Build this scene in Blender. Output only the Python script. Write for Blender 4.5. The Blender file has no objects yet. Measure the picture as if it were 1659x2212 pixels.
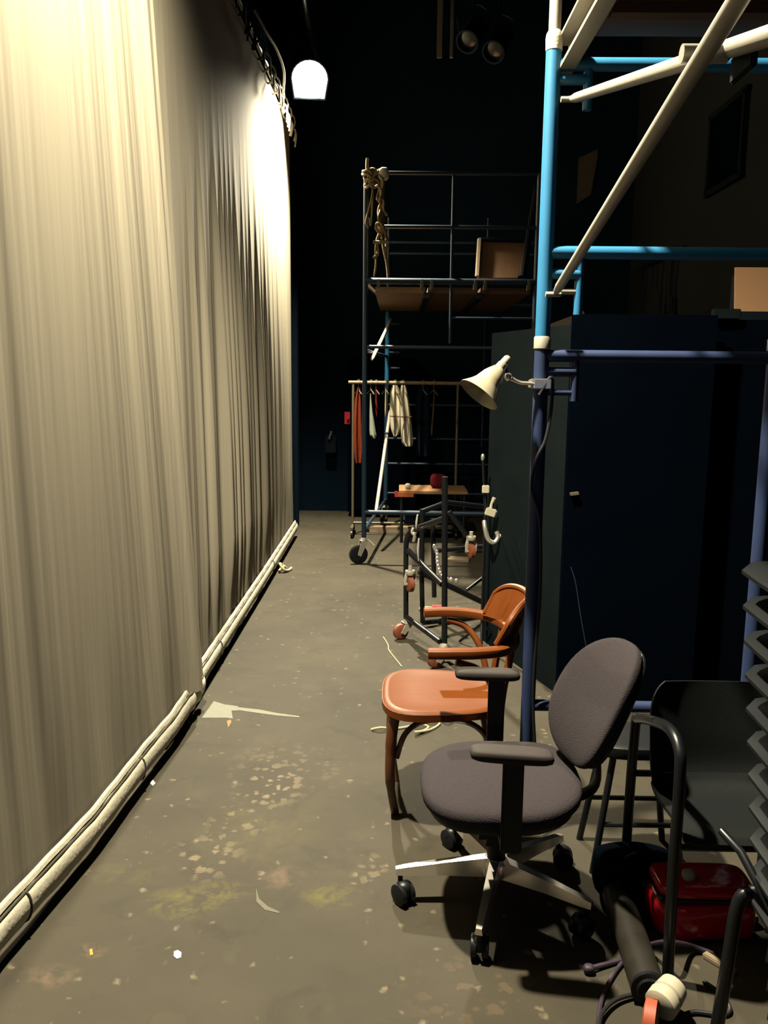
import bpy, math, random
from mathutils import Vector, Matrix, noise

random.seed(7)
SC = bpy.context.scene
COL = SC.collection
V = Vector

# ------------------------------------------------------------------ camera
F, CX, CY, H = 1800.0, 829.5, 1106.0, 1.65
pitch = math.atan((CY - 818) / F)
yaw = math.atan((858 - CX) / F)
roll = math.radians(0.6)
fwd = V((-math.sin(yaw) * math.cos(pitch), math.cos(yaw) * math.cos(pitch), -math.sin(pitch)))
rt = fwd.cross(V((0, 0, 1))).normalized()
up = rt.cross(fwd)
rt, up = math.cos(roll) * rt + math.sin(roll) * up, math.cos(roll) * up - math.sin(roll) * rt
cam_data = bpy.data.cameras.new('camera')
cam_data.sensor_fit = 'VERTICAL'
cam_data.sensor_height = 36.0
cam_data.lens = 36.0 * F / 2212.0
cam = bpy.data.objects.new('camera', cam_data)
COL.objects.link(cam)
cam.matrix_world = Matrix(((rt.x, up.x, -fwd.x, 0), (rt.y, up.y, -fwd.y, 0), (rt.z, up.z, -fwd.z, H), (0, 0, 0, 1)))
SC.camera = cam


def ray(px, py):
    return fwd + rt * ((px - CX) / F) - up * ((py - CY) / F)


def at(px, py, y):          # point of the plane y = const seen at a pixel
    d = ray(px, py)
    return V((0, 0, H)) + d * (y / d.y)


def fl(px, py, z=0.0):      # point of the plane z = const seen at a pixel
    d = ray(px, py)
    return V((0, 0, H)) + d * ((z - H) / d.z)


# ------------------------------------------------------------------ world, lamps, exposure
SC.view_settings.view_transform = 'Standard'
SC.view_settings.look = 'None'
SC.view_settings.exposure = 0.0
SC.view_settings.gamma = 1.0
SC.view_settings.use_curve_mapping = False
world = bpy.data.worlds.new('world')
SC.world = world
world.use_nodes = True
world.node_tree.nodes['Background'].inputs[0].default_value = (0.16, 0.42, 1.0, 1)
world.node_tree.nodes['Background'].inputs[1].default_value = 0.10

LAMP_COL = (1.0, 0.895, 0.66)
LAMP_A = V((-0.83, 7.95, 4.27))     # the flood seen at the far end of the curtain
LAMP_B = V((-0.66, 2.50, 4.45))     # its twin above the frame
POWER_A, POWER_B = 6300.0, 4200.0
CONE_A, CONE_B = 115.0, 140.0
AIM_A = V((-1.15, 6.9, 0.8))
AIM_B = V((-0.60, 2.6, 0.0))


# ------------------------------------------------------------------ materials
def new_mat(name):
    m = bpy.data.materials.new(name)
    m.use_nodes = True
    nt = m.node_tree
    return m, nt, nt.nodes['Principled BSDF']


KA = 0.34           # overall reflectance of the paints and cloths


def mat(name, col, rough=0.6, metal=0.0, var=0.15, scale=8.0, bump=0.0, bscale=60.0, spec=0.5, coat=0.0, stretch=(1, 1, 1)):
    if metal < 0.8:
        col = tuple(c * KA for c in col)
        spec *= 0.6
    m, nt, b = new_mat(name)
    tc = nt.nodes.new('ShaderNodeTexCoord')
    mp = nt.nodes.new('ShaderNodeMapping')
    mp.inputs['Scale'].default_value = stretch
    nt.links.new(tc.outputs['Object'], mp.inputs['Vector'])
    n = nt.nodes.new('ShaderNodeTexNoise')
    n.inputs['Scale'].default_value = scale
    n.inputs['Detail'].default_value = 4
    nt.links.new(mp.outputs[0], n.inputs['Vector'])
    r = nt.nodes.new('ShaderNodeMix')
    r.data_type = 'RGBA'
    r.inputs[6].default_value = tuple(c * (1 - var) for c in col) + (1,)
    r.inputs[7].default_value = tuple(min(1, c * (1 + var)) for c in col) + (1,)
    nt.links.new(n.outputs['Fac'], r.inputs[0])
    nt.links.new(r.outputs[2], b.inputs['Base Color'])
    b.inputs['Roughness'].default_value = rough
    b.inputs['Metallic'].default_value = metal
    b.inputs['Specular IOR Level'].default_value = spec
    b.inputs['Coat Weight'].default_value = coat
    if bump > 0:
        n2 = nt.nodes.new('ShaderNodeTexNoise')
        n2.inputs['Scale'].default_value = bscale
        nt.links.new(mp.outputs[0], n2.inputs['Vector'])
        bp = nt.nodes.new('ShaderNodeBump')
        bp.inputs['Strength'].default_value = bump
        bp.inputs['Distance'].default_value = 0.01
        nt.links.new(n2.outputs['Fac'], bp.inputs['Height'])
        nt.links.new(bp.outputs[0], b.inputs['Normal'])
    return m


M = {}
M['curtain'] = mat('curtain_cloth', (0.54, 0.485, 0.37), 0.95, var=0.17, scale=1.0, stretch=(1, 50, 0.5), bump=0.12, bscale=2.0, spec=0.1)
M['hem'] = mat('hem_cloth', (0.95, 0.89, 0.70), 0.9, var=0.12, scale=14, bump=0.2, spec=0.1)
M['stitch'] = mat('stitch', (0.10, 0.085, 0.06), 0.9)
M['black_cloth'] = mat('black_cloth', (0.008, 0.015, 0.026), 0.95, spec=0.0)
M['black_paint'] = mat('black_paint', (0.010, 0.018, 0.030), 0.85, var=0.3, scale=3, spec=0.1)
M['flat_dark'] = mat('flat_canvas_dark', (0.014, 0.020, 0.022), 0.95, var=0.25, scale=5, spec=0.0)
M['flat_black'] = mat('flat_canvas_black', (0.0017, 0.0036, 0.0075), 0.95, var=0.3, scale=3, spec=0.0)
M['wall_black'] = mat('wall_black', (0.009, 0.020, 0.036), 0.95, var=0.35, scale=0.8, spec=0.0)  # blue-black like the other blacks: navy shadow tone mixed into the paint
M['wall_grey'] = mat('wall_grey', (0.030, 0.033, 0.034), 0.9, var=0.25, scale=1.5, spec=0.1)
M['ceiling'] = mat('ceiling_black', (0.006, 0.009, 0.013), 0.95, spec=0.1)
M['stack_shell'] = mat('stack_shell', (0.006, 0.009, 0.012), 0.5, var=0.15, spec=0.22)
M['lantern_lens'] = mat('lantern_lens', (0.03, 0.028, 0.022), 0.2, spec=0.5)
M['shaded_tie'] = mat('shaded_tie', (0.02, 0.026, 0.02), 0.9)  # tie colour darkened for those out of the flood's light
M['chalk'] = mat('chalk', (0.17, 0.165, 0.12), 0.9, var=0.2, scale=40)
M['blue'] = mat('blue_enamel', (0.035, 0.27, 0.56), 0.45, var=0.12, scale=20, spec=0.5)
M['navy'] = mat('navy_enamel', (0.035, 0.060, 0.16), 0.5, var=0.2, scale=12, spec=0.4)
M['dimmed_blue'] = mat('dimmed_blue_enamel', (0.013, 0.042, 0.085), 0.5, var=0.2, scale=12)  # blue darkened to stand in for the weak light at the far end
M['zinc'] = mat('zinc', (0.66, 0.61, 0.50), 0.5, metal=0.25, var=0.15, scale=25)
M['alu'] = mat('aluminium', (0.62, 0.57, 0.46), 0.45, metal=0.35, var=0.12, scale=20)
M['chrome'] = mat('chrome', (0.80, 0.76, 0.70), 0.24, metal=0.9, var=0.05)
M['ply'] = mat('plywood', (0.16, 0.075, 0.035), 0.7, var=0.3, scale=4, stretch=(1, 8, 1))
M['ply_light'] = mat('plywood_pale', (0.42, 0.22, 0.10), 0.7, var=0.18, scale=5, stretch=(6, 1, 1))
M['tan'] = mat('tan_board', (0.62, 0.34, 0.17), 0.75, var=0.1, scale=5, bump=0.1)
M['bentwood'] = mat('varnished_beech', (0.225, 0.060, 0.011), 0.45, spec=0.18, var=0.2, scale=5, stretch=(1, 9, 3), coat=0.04)
M['bent_dark'] = mat('varnished_beech_dark', (0.19, 0.055, 0.018), 0.35, var=0.25, scale=6, coat=0.3)
M['charcoal'] = mat('charcoal_weave', (0.058, 0.049, 0.055), 0.95, var=0.18, scale=120, bump=0.3, bscale=260, spec=0.12)
M['black_plastic'] = mat('black_plastic', (0.011, 0.013, 0.016), 0.42, var=0.15, spec=0.4)
M['arm_foam'] = mat('arm_foam', (0.050, 0.040, 0.036), 0.75, var=0.1, spec=0.3)
M['black_steel'] = mat('black_steel', (0.009, 0.011, 0.014), 0.32, var=0.2, spec=0.6)
M['black_shell'] = mat('black_shell', (0.013, 0.016, 0.017), 0.6, var=0.15, scale=60, bump=0.1, bscale=300, spec=0.15)
M['red'] = mat('red_plastic', (0.95, 0.012, 0.03), 0.16, var=0.1, bump=0.25, bscale=18, spec=0.6)
M['red_cloth'] = mat('red_cloth', (0.26, 0.045, 0.018), 0.95, var=0.35, scale=30, spec=0.1)
M['red_card'] = mat('red_card', (0.85, 0.02, 0.05), 0.7, var=0.05)
M['maroon'] = mat('maroon_cloth', (0.17, 0.015, 0.025), 0.95, spec=0.1)
M['green_cloth'] = mat('green_cloth', (0.44, 0.50, 0.40), 0.95, var=0.1, spec=0.1)
M['yellow'] = mat('yellow_cloth', (0.62, 0.40, 0.06), 0.9)
M['white_cloth'] = mat('white_cloth', (0.78, 0.70, 0.52), 0.95, var=0.12, scale=14, spec=0.1)
M['brown'] = mat('brown_cloth', (0.16, 0.08, 0.03), 0.9)
M['rope'] = mat('hemp_rope', (0.42, 0.31, 0.17), 0.95, var=0.3, scale=60, bump=0.4, bscale=120, spec=0.1)
M['pale_tape'] = mat('pale_tape', (0.25, 0.25, 0.19), 0.8, var=0.15, scale=30)
M['pale_cord'] = mat('pale_cord', (0.62, 0.56, 0.34), 0.9, var=0.15)
M['white'] = mat('white_scrap', (0.85, 0.82, 0.76), 0.8, var=0.04)
M['orange'] = mat('orange_board', (0.62, 0.16, 0.03), 0.7, var=0.15)
M['caster_brown'] = mat('caster_rubber', (0.34, 0.095, 0.045), 0.6, var=0.15)
M['orange_rubber'] = mat('orange_rubber', (0.60, 0.13, 0.06), 0.55, var=0.12)
M['cream_plastic'] = mat('cream_plastic', (0.78, 0.72, 0.54), 0.5, var=0.06)
M['cable'] = mat('purple_cable', (0.050, 0.030, 0.055), 0.6, var=0.15)
M['cable_black'] = mat('black_cable', (0.012, 0.012, 0.016), 0.55)
M['rust_tube'] = mat('scuffed_tube', (0.045, 0.040, 0.032), 0.45, metal=0.3, var=0.7, scale=14)
M['card'] = mat('worn_card', (0.10, 0.075, 0.045), 0.9, var=0.2)
M['enamel_cream'] = mat('lamp_enamel', (0.74, 0.66, 0.46), 0.28, var=0.08, metal=0.3)
M['inner'] = mat('lamp_inner', (0.55, 0.45, 0.33), 0.5, var=0.08)
M['fawn'] = mat('fawn_timber', (0.40, 0.30, 0.19), 0.8, var=0.15)
M['dim_metal'] = mat('dim_metal', (0.16, 0.14, 0.09), 0.5, var=0.3)


def emit_mat(name, col, s):
    m, nt, b = new_mat(name)
    b.inputs['Base Color'].default_value = (0.8, 0.8, 0.8, 1)
    b.inputs['Emission Color'].default_value = col + (1,)
    b.inputs['Emission Strength'].default_value = s
    return m


M['glow'] = emit_mat('lamp_glow', (1.0, 0.93, 0.74), 30.0)


def floor_mat():
    m, nt, b = new_mat('stage_floor')
    N, L = nt.nodes, nt.links
    tc = N.new('ShaderNodeTexCoord')

    def nz(scale, detail=4, rough=0.5, stretch=(1, 1, 1), dist=0.0):
        mp = N.new('ShaderNodeMapping')
        mp.inputs['Scale'].default_value = stretch
        L.new(tc.outputs['Object'], mp.inputs['Vector'])
        n = N.new('ShaderNodeTexNoise')
        n.inputs['Scale'].default_value = scale
        n.inputs['Detail'].default_value = detail
        n.inputs['Roughness'].default_value = rough
        n.inputs['Distortion'].default_value = dist
        L.new(mp.outputs[0], n.inputs['Vector'])
        return n.outputs['Fac']

    def ramp(s, a, c):
        r = N.new('ShaderNodeMapRange')
        r.inputs[1].default_value = a
        r.inputs[2].default_value = c
        L.new(s, r.inputs[0])
        return r.outputs[0]

    def mul(a, c):
        q = N.new('ShaderNodeMath')
        q.operation = 'MULTIPLY'
        for i, s in enumerate((a, c)):
            if isinstance(s, (int, float)):
                q.inputs[i].default_value = s
            else:
                L.new(s, q.inputs[i])
        return q.outputs[0]

    def mix(a, colr, f):
        colr = tuple(v * KA for v in colr)
        q = N.new('ShaderNodeMix')
        q.data_type = 'RGBA'
        L.new(a, q.inputs[6])
        q.inputs[7].default_value = colr + (1,)
        L.new(f, q.inputs[0])
        return q.outputs[2]

    def blob(x, y, rx, ry):
        mp = N.new('ShaderNodeMapping')
        mp.inputs['Location'].default_value = (-x / rx, -y / ry, 0)
        mp.inputs['Scale'].default_value = (1 / rx, 1 / ry, 0)
        L.new(tc.outputs['Object'], mp.inputs['Vector'])
        ln = N.new('ShaderNodeVectorMath')
        ln.operation = 'LENGTH'
        L.new(mp.outputs[0], ln.inputs[0])
        return ramp(ln.outputs['Value'], 1.0, 0.35)

    base = N.new('ShaderNodeMix')
    base.data_type = 'RGBA'
    base.inputs[6].default_value = (0.068 * KA, 0.060 * KA, 0.044 * KA, 1)
    base.inputs[7].default_value = (0.100 * KA, 0.087 * KA, 0.061 * KA, 1)
    L.new(ramp(nz(1.4, 6, 0.6), 0.3, 0.7), base.inputs[0])
    c = base.outputs[2]
    c = mix(c, (0.042, 0.040, 0.033), mul(ramp(nz(5, 5, 0.6, dist=0.6), 0.55, 0.75), 0.5))
    def spots(scale, big, keep, warp=.35):
        """round paint drops: cells of random size, only some of them kept"""
        n = N.new('ShaderNodeTexNoise')
        n.inputs['Scale'].default_value = scale * 1.6
        n.inputs['Detail'].default_value = 3
        L.new(tc.outputs['Object'], n.inputs['Vector'])
        ma = N.new('ShaderNodeVectorMath')
        ma.operation = 'MULTIPLY_ADD'
        L.new(n.outputs['Color'], ma.inputs[0])
        ma.inputs[1].default_value = (warp / scale,) * 3
        L.new(tc.outputs['Object'], ma.inputs[2])
        v = N.new('ShaderNodeTexVoronoi')
        v.voronoi_dimensions = '2D'
        v.inputs['Scale'].default_value = scale
        L.new(ma.outputs[0], v.inputs['Vector'])
        sp = N.new('ShaderNodeSeparateColor')
        L.new(v.outputs['Color'], sp.inputs[0])
        rad = mul(ramp(sp.outputs[0], 1 - keep, 1.0), big)
        df = N.new('ShaderNodeMath')
        df.operation = 'SUBTRACT'
        L.new(rad, df.inputs[0])
        L.new(v.outputs['Distance'], df.inputs[1])
        return ramp(df.outputs[0], 0.0, 0.22)

    # scuffs, drops and flecks over the whole floor
    c = mix(c, (0.16, 0.135, 0.095), mul(ramp(nz(30, 3, 0.6, (1, 0.35, 1)), 0.66, 0.74), 0.4))
    c = mix(c, (0.30, 0.25, 0.17), mul(spots(19, .28, .15, .8), 0.7))
    c = mix(c, (0.16, 0.15, 0.085), mul(spots(6, .45, .35, 1.3), 0.12))
    pale, olive, pink = (0.27, 0.215, 0.14), (0.165, 0.150, 0.052), (0.22, 0.150, 0.10)
    fine = spots(27, .80, .70, .9)
    soft = ramp(nz(14, 6, 0.7, dist=0.4), 0.44, 0.62)
    for (px, py, rx, ry, colr, f, k) in (
            (580, 1700, .16, .22, pale, fine, .85), (520, 1770, .14, .18, pale, fine, .6), (445, 1850, .15, .17, pale, fine, .75),
            (400, 1950, .16, .10, olive, soft, .9), (480, 1925, .14, .07, olive, soft, .8), (720, 1935, .12, .08, olive, soft, .85),
            (610, 1895, .10, .08, pink, soft, .6), (800, 1880, .08, .14, pale, fine, .5), (190, 2055, .07, .04, pink, soft, .9),
            (110, 2110, .10, .06, pink, soft, .6), (1050, 2150, .25, .2, pink, fine, .35), (270, 1890, .2, .07, olive, soft, .35),
            (560, 1790, .3, .3, olive, soft, .25), (620, 1660, .3, .3, pale, fine, .3)):
        p = fl(px, py)
        c = mix(c, colr, mul(mul(blob(p.x, p.y, rx, ry), f), k))
    L.new(c, b.inputs['Base Color'])
    b.inputs['Roughness'].default_value = 0.7
    b.inputs['Specular IOR Level'].default_value = 0.07
    bp = N.new('ShaderNodeBump')
    bp.inputs['Strength'].default_value = 0.15
    bp.inputs['Distance'].default_value = 0.004
    L.new(nz(40, 4), bp.inputs['Height'])
    L.new(bp.outputs[0], b.inputs['Normal'])
    return m


M['floor'] = floor_mat()


# ------------------------------------------------------------------ mesh helpers
def basis(d):
    d = d.normalized()
    a = V((0, 0, 1)) if abs(d.z) < 0.9 else V((1, 0, 0))
    s = d.cross(a).normalized()
    return s, s.cross(d).normalized(), d


class MB:
    def __init__(self):
        self.v, self.f = [], []

    def add(self, vs, fs):
        n = len(self.v)
        self.v += [V(p) for p in vs]
        self.f += [tuple(i + n for i in q) for q in fs]
        return self

    def box(self, c, s, rot=None, bev=0.0):
        c = V(c)
        hx, hy, hz = s[0] / 2, s[1] / 2, s[2] / 2
        vs = [V((x, y, z)) for x in (-hx, hx) for y in (-hy, hy) for z in (-hz, hz)]
        fs = [(0, 1, 3, 2), (4, 6, 7, 5), (0, 4, 5, 1), (2, 3, 7, 6), (0, 2, 6, 4), (1, 5, 7, 3)]
        if bev > 0:
            import bmesh
            bm = bmesh.new()
            bv = [bm.verts.new(p) for p in vs]
            for q in fs:
                bm.faces.new([bv[i] for i in q])
            bmesh.ops.bevel(bm, geom=list(bm.edges), offset=bev, segments=2, affect='EDGES')
            bm.verts.index_update()
            vs = [p.co.copy() for p in bm.verts]
            fs = [tuple(p.index for p in q.verts) for q in bm.faces]
            bm.free()
        if rot:
            vs = [rot @ p for p in vs]
        return self.add([c + p for p in vs], fs)

    def path(self, pts, r, seg=10, closed=False, flat=None):
        """tube along points; r number or list; flat=(width,height) gives an oval section"""
        pts = [V(p) for p in pts]
        n = len(pts)
        rs = r if isinstance(r, (list, tuple)) else [r] * n
        ring = []
        s = None
        for i, p in enumerate(pts):
            if closed:
                d = pts[(i + 1) % n] - pts[i - 1]
            else:
                d = pts[min(i + 1, n - 1)] - pts[max(i - 1, 0)]
            d.normalize()
            if s is None:
                s, t, _ = basis(d)
            else:
                s = (s - d * s.dot(d)).normalized()
                t = s.cross(d)
            t = s.cross(d).normalized()
            ring.append([])
            for k in range(seg):
                a = 2 * math.pi * k / seg
                if flat:
                    o = s * math.cos(a) * flat[0] * rs[i] + t * math.sin(a) * flat[1] * rs[i]
                else:
                    o = (s * math.cos(a) + t * math.sin(a)) * rs[i]
                ring[-1].append(p + o)
        vs = [q for rg in ring for q in rg]
        fs = []
        m = n if closed else n - 1
        for i in range(m):
            j = (i + 1) % n
            for k in range(seg):
                l = (k + 1) % seg
                fs.append((i * seg + k, i * seg + l, j * seg + l, j * seg + k))
        if not closed:
            fs.append(tuple(range(seg))[::-1])
            fs.append(tuple((n - 1) * seg + k for k in range(seg)))
        return self.add(vs, fs)

    def tube(self, a, b, r, seg=12):
        return self.path([a, b], r, seg)

    def curve(self, pts, r, seg=8, sub=8, closed=False, flat=None):
        return self.path(smooth(pts, sub, closed), r, seg, closed, flat)

    def lathe(self, origin, axis, prof, seg=24, caps=True):
        """profile = list of (distance along axis, radius)"""
        o = V(origin)
        s, t, d = basis(V(axis))
        vs, fs = [], []
        for (h, r) in prof:
            for k in range(seg):
                a = 2 * math.pi * k / seg
                vs.append(o + d * h + (s * math.cos(a) + t * math.sin(a)) * r)
        for i in range(len(prof) - 1):
            for k in range(seg):
                l = (k + 1) % seg
                fs.append((i * seg + k, i * seg + l, (i + 1) * seg + l, (i + 1) * seg + k))
        if caps:
            fs.append(tuple(range(seg))[::-1])
            fs.append(tuple((len(prof) - 1) * seg + k for k in range(seg)))
        return self.add(vs, fs)

    def sellip(self, c, r, e1=0.5, e2=0.5, fn=None, nu=32, nv=16):
        """super-ellipsoid: e2 roundness in plan, e1 roundness in section"""
        c = V(c)

        def pw(x, e):
            return math.copysign(abs(x) ** e, x)
        vs, fs = [], []
        for j in range(nv + 1):
            b = -math.pi / 2 + math.pi * j / nv
            for i in range(nu):
                a = 2 * math.pi * i / nu
                p = V((r[0] * pw(math.cos(b), e1) * pw(math.cos(a), e2),
                       r[1] * pw(math.cos(b), e1) * pw(math.sin(a), e2),
                       r[2] * pw(math.sin(b), e1)))
                vs.append(c + (fn(p) if fn else p))
        for j in range(nv):
            for i in range(nu):
                k = (i + 1) % nu
                fs.append((j * nu + i, j * nu + k, (j + 1) * nu + k, (j + 1) * nu + i))
        return self.add(vs, fs)

    def prism(self, poly, z0, z1, fn=None):
        n = len(poly)
        vs = [V((x, y, z0)) for x, y in poly] + [V((x, y, z1)) for x, y in poly]
        if fn:
            vs = [fn(p) for p in vs]
        fs = [tuple(range(n))[::-1], tuple(range(n, 2 * n))]
        for i in range(n):
            j = (i + 1) % n
            fs.append((i, j, n + j, n + i))
        return self.add(vs, fs)

    def sheet(self, fn, nu, nv, thick=None):
        """grid sheet fn(u,v)->point, optional thickness fn offset vector"""
        vs = [fn(i / nu, j / nv) for j in range(nv + 1) for i in range(nu + 1)]
        w = nu + 1
        fs = [(j * w + i, j * w + i + 1, (j + 1) * w + i + 1, (j + 1) * w + i) for j in range(nv) for i in range(nu)]
        if thick is not None:
            t = V(thick)
            n = len(vs)
            vs = vs + [V(p) + t for p in vs]
            fs = fs + [tuple(q + n for q in reversed(f)) for f in fs]
            edge = [(i, i + 1) for i in range(nu)] + [(j * w + nu, (j + 1) * w + nu) for j in range(nv)] \
                + [(nv * w + i + 1, nv * w + i) for i in range(nu)] + [((j + 1) * w, j * w) for j in range(nv)]
            fs += [(b, a, a + n, b + n) for a, b in edge]
        return self.add(vs, fs)

    def build(self, name, m, parent=None, angle=40, label=None):
        off = V((0, 0, 0))
        q = parent
        while q is not None:
            off += q.location
            q = q.parent
        me = bpy.data.meshes.new(name)
        me.from_pydata([tuple(p - off) for p in self.v], [], self.f)
        me.validate()
        import bmesh
        bm = bmesh.new()
        bm.from_mesh(me)
        bmesh.ops.remove_doubles(bm, verts=bm.verts, dist=1e-6)
        bmesh.ops.recalc_face_normals(bm, faces=bm.faces)
        bm.to_mesh(me)
        bm.free()
        for p in me.polygons:
            p.use_smooth = True
        me.set_sharp_from_angle(angle=math.radians(angle))
        me.materials.append(M[m] if isinstance(m, str) else m)
        o = bpy.data.objects.new(name, me)
        COL.objects.link(o)
        o.parent = parent
        if label:
            o['label'] = label
        return o


def smooth(pts, sub=8, closed=False):
    pts = [V(p) for p in pts]
    n = len(pts)
    out = []
    rng = range(n) if closed else range(n - 1)
    for i in rng:
        if closed:
            a, b, c, d = pts[i - 1], pts[i], pts[(i + 1) % n], pts[(i + 2) % n]
        else:
            a, b, c, d = pts[max(i - 1, 0)], pts[i], pts[i + 1], pts[min(i + 2, n - 1)]
        for k in range(sub):
            t = k / sub
            out.append(0.5 * ((2 * b) + (c - a) * t + (2 * a - 5 * b + 4 * c - d) * t * t + (3 * b - a - 3 * c + d) * t ** 3))
    if not closed:
        out.append(pts[-1])
    return out


def tag(o, label, cat, group=None, kind=None):
    o['label'] = label
    o['category'] = cat
    if group:
        o['group'] = group
    if kind:
        o['kind'] = kind
    return o


def thing(name, label, cat, loc=(0, 0, 0), group=None):
    o = bpy.data.objects.new(name, None)
    o.empty_display_size = 0.1
    COL.objects.link(o)
    o.location = loc
    return tag(o, label, cat, group)


def struct(name, mb, m):
    o = mb.build(name, m)
    o['kind'] = 'structure'
    return o


def copy_tree(o, parent=None):
    c = o.copy()
    COL.objects.link(c)
    c.parent = parent
    for ch in list(o.children):
        copy_tree(ch, c)
    return c


def single(mb, name, m, label, cat, base=None, group=None):
    """a thing that is one mesh, its origin at its base"""
    o = mb.build(name, m)
    zs = min(v.co.z for v in o.data.vertices)
    cx = sum(v.co.x for v in o.data.vertices) / len(o.data.vertices)
    cy = sum(v.co.y for v in o.data.vertices) / len(o.data.vertices)
    p = V((cx, cy, zs))
    for v in o.data.vertices:
        v.co -= p
    o.location = p
    return tag(o, label, cat, group)


def sst(a, b, x):
    t = max(0.0, min(1.0, (x - a) / (b - a)))
    return t * t * (3 - 2 * t)


# ------------------------------------------------------------------ the room
YB, XR, XL, ZC = 10.35, 2.75, -3.2, 6.6
struct('floor', MB().box((-.2, 4.1, -0.05), (6.4, 13.0, 0.1)), 'floor')
struct('wall_back', MB().box((-.2, YB + .05, ZC / 2), (6.4, 0.1, ZC)), 'wall_black')
struct('wall_right', MB().box((XR + .05, 4.1, ZC / 2), (0.1, 13.0, ZC)), 'wall_grey')
struct('wall_left', MB().box((XL - .05, 4.1, ZC / 2), (0.1, 13.0, ZC)), 'wall_black')
struct('ceiling', MB().box((-.2, 4.1, ZC + .05), (6.4, 13.0, 0.1)), 'ceiling')

# ------------------------------------------------------------------ the curtains
ZTOP = 4.06


def lerp_tab(tab, y):
    if y <= tab[0][0]:
        return tab[0][1]
    for (a, va), (b, vb) in zip(tab, tab[1:]):
        if y <= b:
            return va + (vb - va) * (y - a) / (b - a)
    return tab[-1][1]


NEAR_X = [(0.8, -1.17), (2.11, -1.125), (2.65, -1.06), (3.2, -1.035), (3.5, -1.012), (4.0, -1.012)]
FAR_X = [(3.3, -1.06), (3.9, -1.040), (6.2, -1.055), (8.6, -1.085)]


def bump1(y, c, w, a):
    d = (y - c) / w
    return a * math.exp(-d * d)


def near_fold(y, z):
    t = 1 - z / ZTOP
    n = 0.010 * math.sin(y * 2 * math.pi / 0.46 + 0.6) + 0.006 * math.sin(y * 2 * math.pi / 0.21 + 1.7 * math.sin(y * 3)) \
        + 0.0025 * math.sin(y * 2 * math.pi / 0.075 + 2 * math.sin(5 * y)) + 0.0008 * math.sin(y * 2 * math.pi / 0.026 + 3 * math.sin(9 * y))
    return n * (0.45 + 0.55 * sst(0, 0.45, t)) * (0.2 + 0.8 * sst(0.12, 0.6, z))


def near_pt(u, v):
    z = 0.14 + (ZTOP - 0.14) * v
    y0 = 0.8 + (3.62 - 0.8) * u
    lean = 0.42 * (y0 - 0.8) / 2.8 * (1 - z / ZTOP)
    y = y0 + lean * (0.5 + 0.5 * u)
    x = lerp_tab(NEAR_X, y) * (1 - v) + (-1.09) * v
    edge = 0.040 * sst(0.88, 1.0, u) + 0.045 * math.exp(-((u - 0.955) / 0.02) ** 2) * (1 - v * 0.6)
    return V((x + near_fold(y0, z) + edge, y, z))


def far_fold(y, z):
    t = 1 - z / ZTOP
    k = sst(0.17, 0.72, t) * (0.2 + 0.8 * sst(0.12, 0.7, z))
    s = 0.0
    for c, w, a in ((4.05, .05, .02), (4.25, .04, .014), (4.43, .035, .02), (4.66, .045, .034), (4.83, .03, .016), (5.03, .05, .05), (5.22, .035, .042), (5.36, .025, .034),
                    (5.50, .03, .040), (5.66, .05, .048), (5.90, .03, .026), (6.05, .025, .026), (6.20, .03, .03), (6.46, .055, .060), (6.68, .03, .024),
                    (6.85, .03, .028), (7.05, .04, .034), (7.3, .03, .022), (7.55, .04, .03), (7.85, .04, .022), (8.2, .04, .02)):
        s += bump1(y, c, w, a)
    s += 0.0014 * math.sin(y * 2 * math.pi / 0.063 + 2 * math.sin(4 * y)) + 0.006 * math.sin(y * 2 * math.pi / 0.31)
    return s * k


def far_pt(u, v):
    z = 0.14 + (ZTOP - 0.14) * v
    y = 3.48 + (8.60 - 3.48) * u
    x = lerp_tab(FAR_X, y) * (1 - v) + (-1.10) * v
    return V((x + far_fold(y, z), y, z))


def hem_mesh(tab, y0, y1, wrinkle):
    """pipe pocket along the foot of the curtain: a soft tube with uneven skin"""
    pocket, flap, seam = MB(), MB(), MB()
    n = int((y1 - y0) / 0.03)
    pts, rs = [], []
    for i in range(n + 1):
        y = y0 + (y1 - y0) * i / n
        w = wrinkle * math.exp(-((y - y1 + 0.12) / 0.13) ** 2)
        x = lerp_tab(tab, y) + 0.030 + 0.35 * w * math.sin(y * 60) + w * .4
        pts.append(V((x, y, 0.105 + 0.2 * w * math.sin(y * 47 + 1))))
        rs.append(1 + 0.03 * math.sin(y * 23) + 0.02 * math.sin(y * 61 + 1) + 2.5 * w * math.sin(y * 43))
    pocket.path(pts, rs, 12, flat=(0.017, 0.044))

    def fp(u, v):
        y = y0 + (y1 - y0) * u
        return V((lerp_tab(tab, y) + 0.026 - 0.006 * v + 0.001 * math.sin(y * 31), y, 0.153 + 0.020 * v))
    flap.sheet(fp, n, 2, (-0.006, 0, 0))
    seam.path([p + V((0.004, 0, 0.045)) for p in pts], 0.0042, 6)
    return pocket, flap, seam


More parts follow.
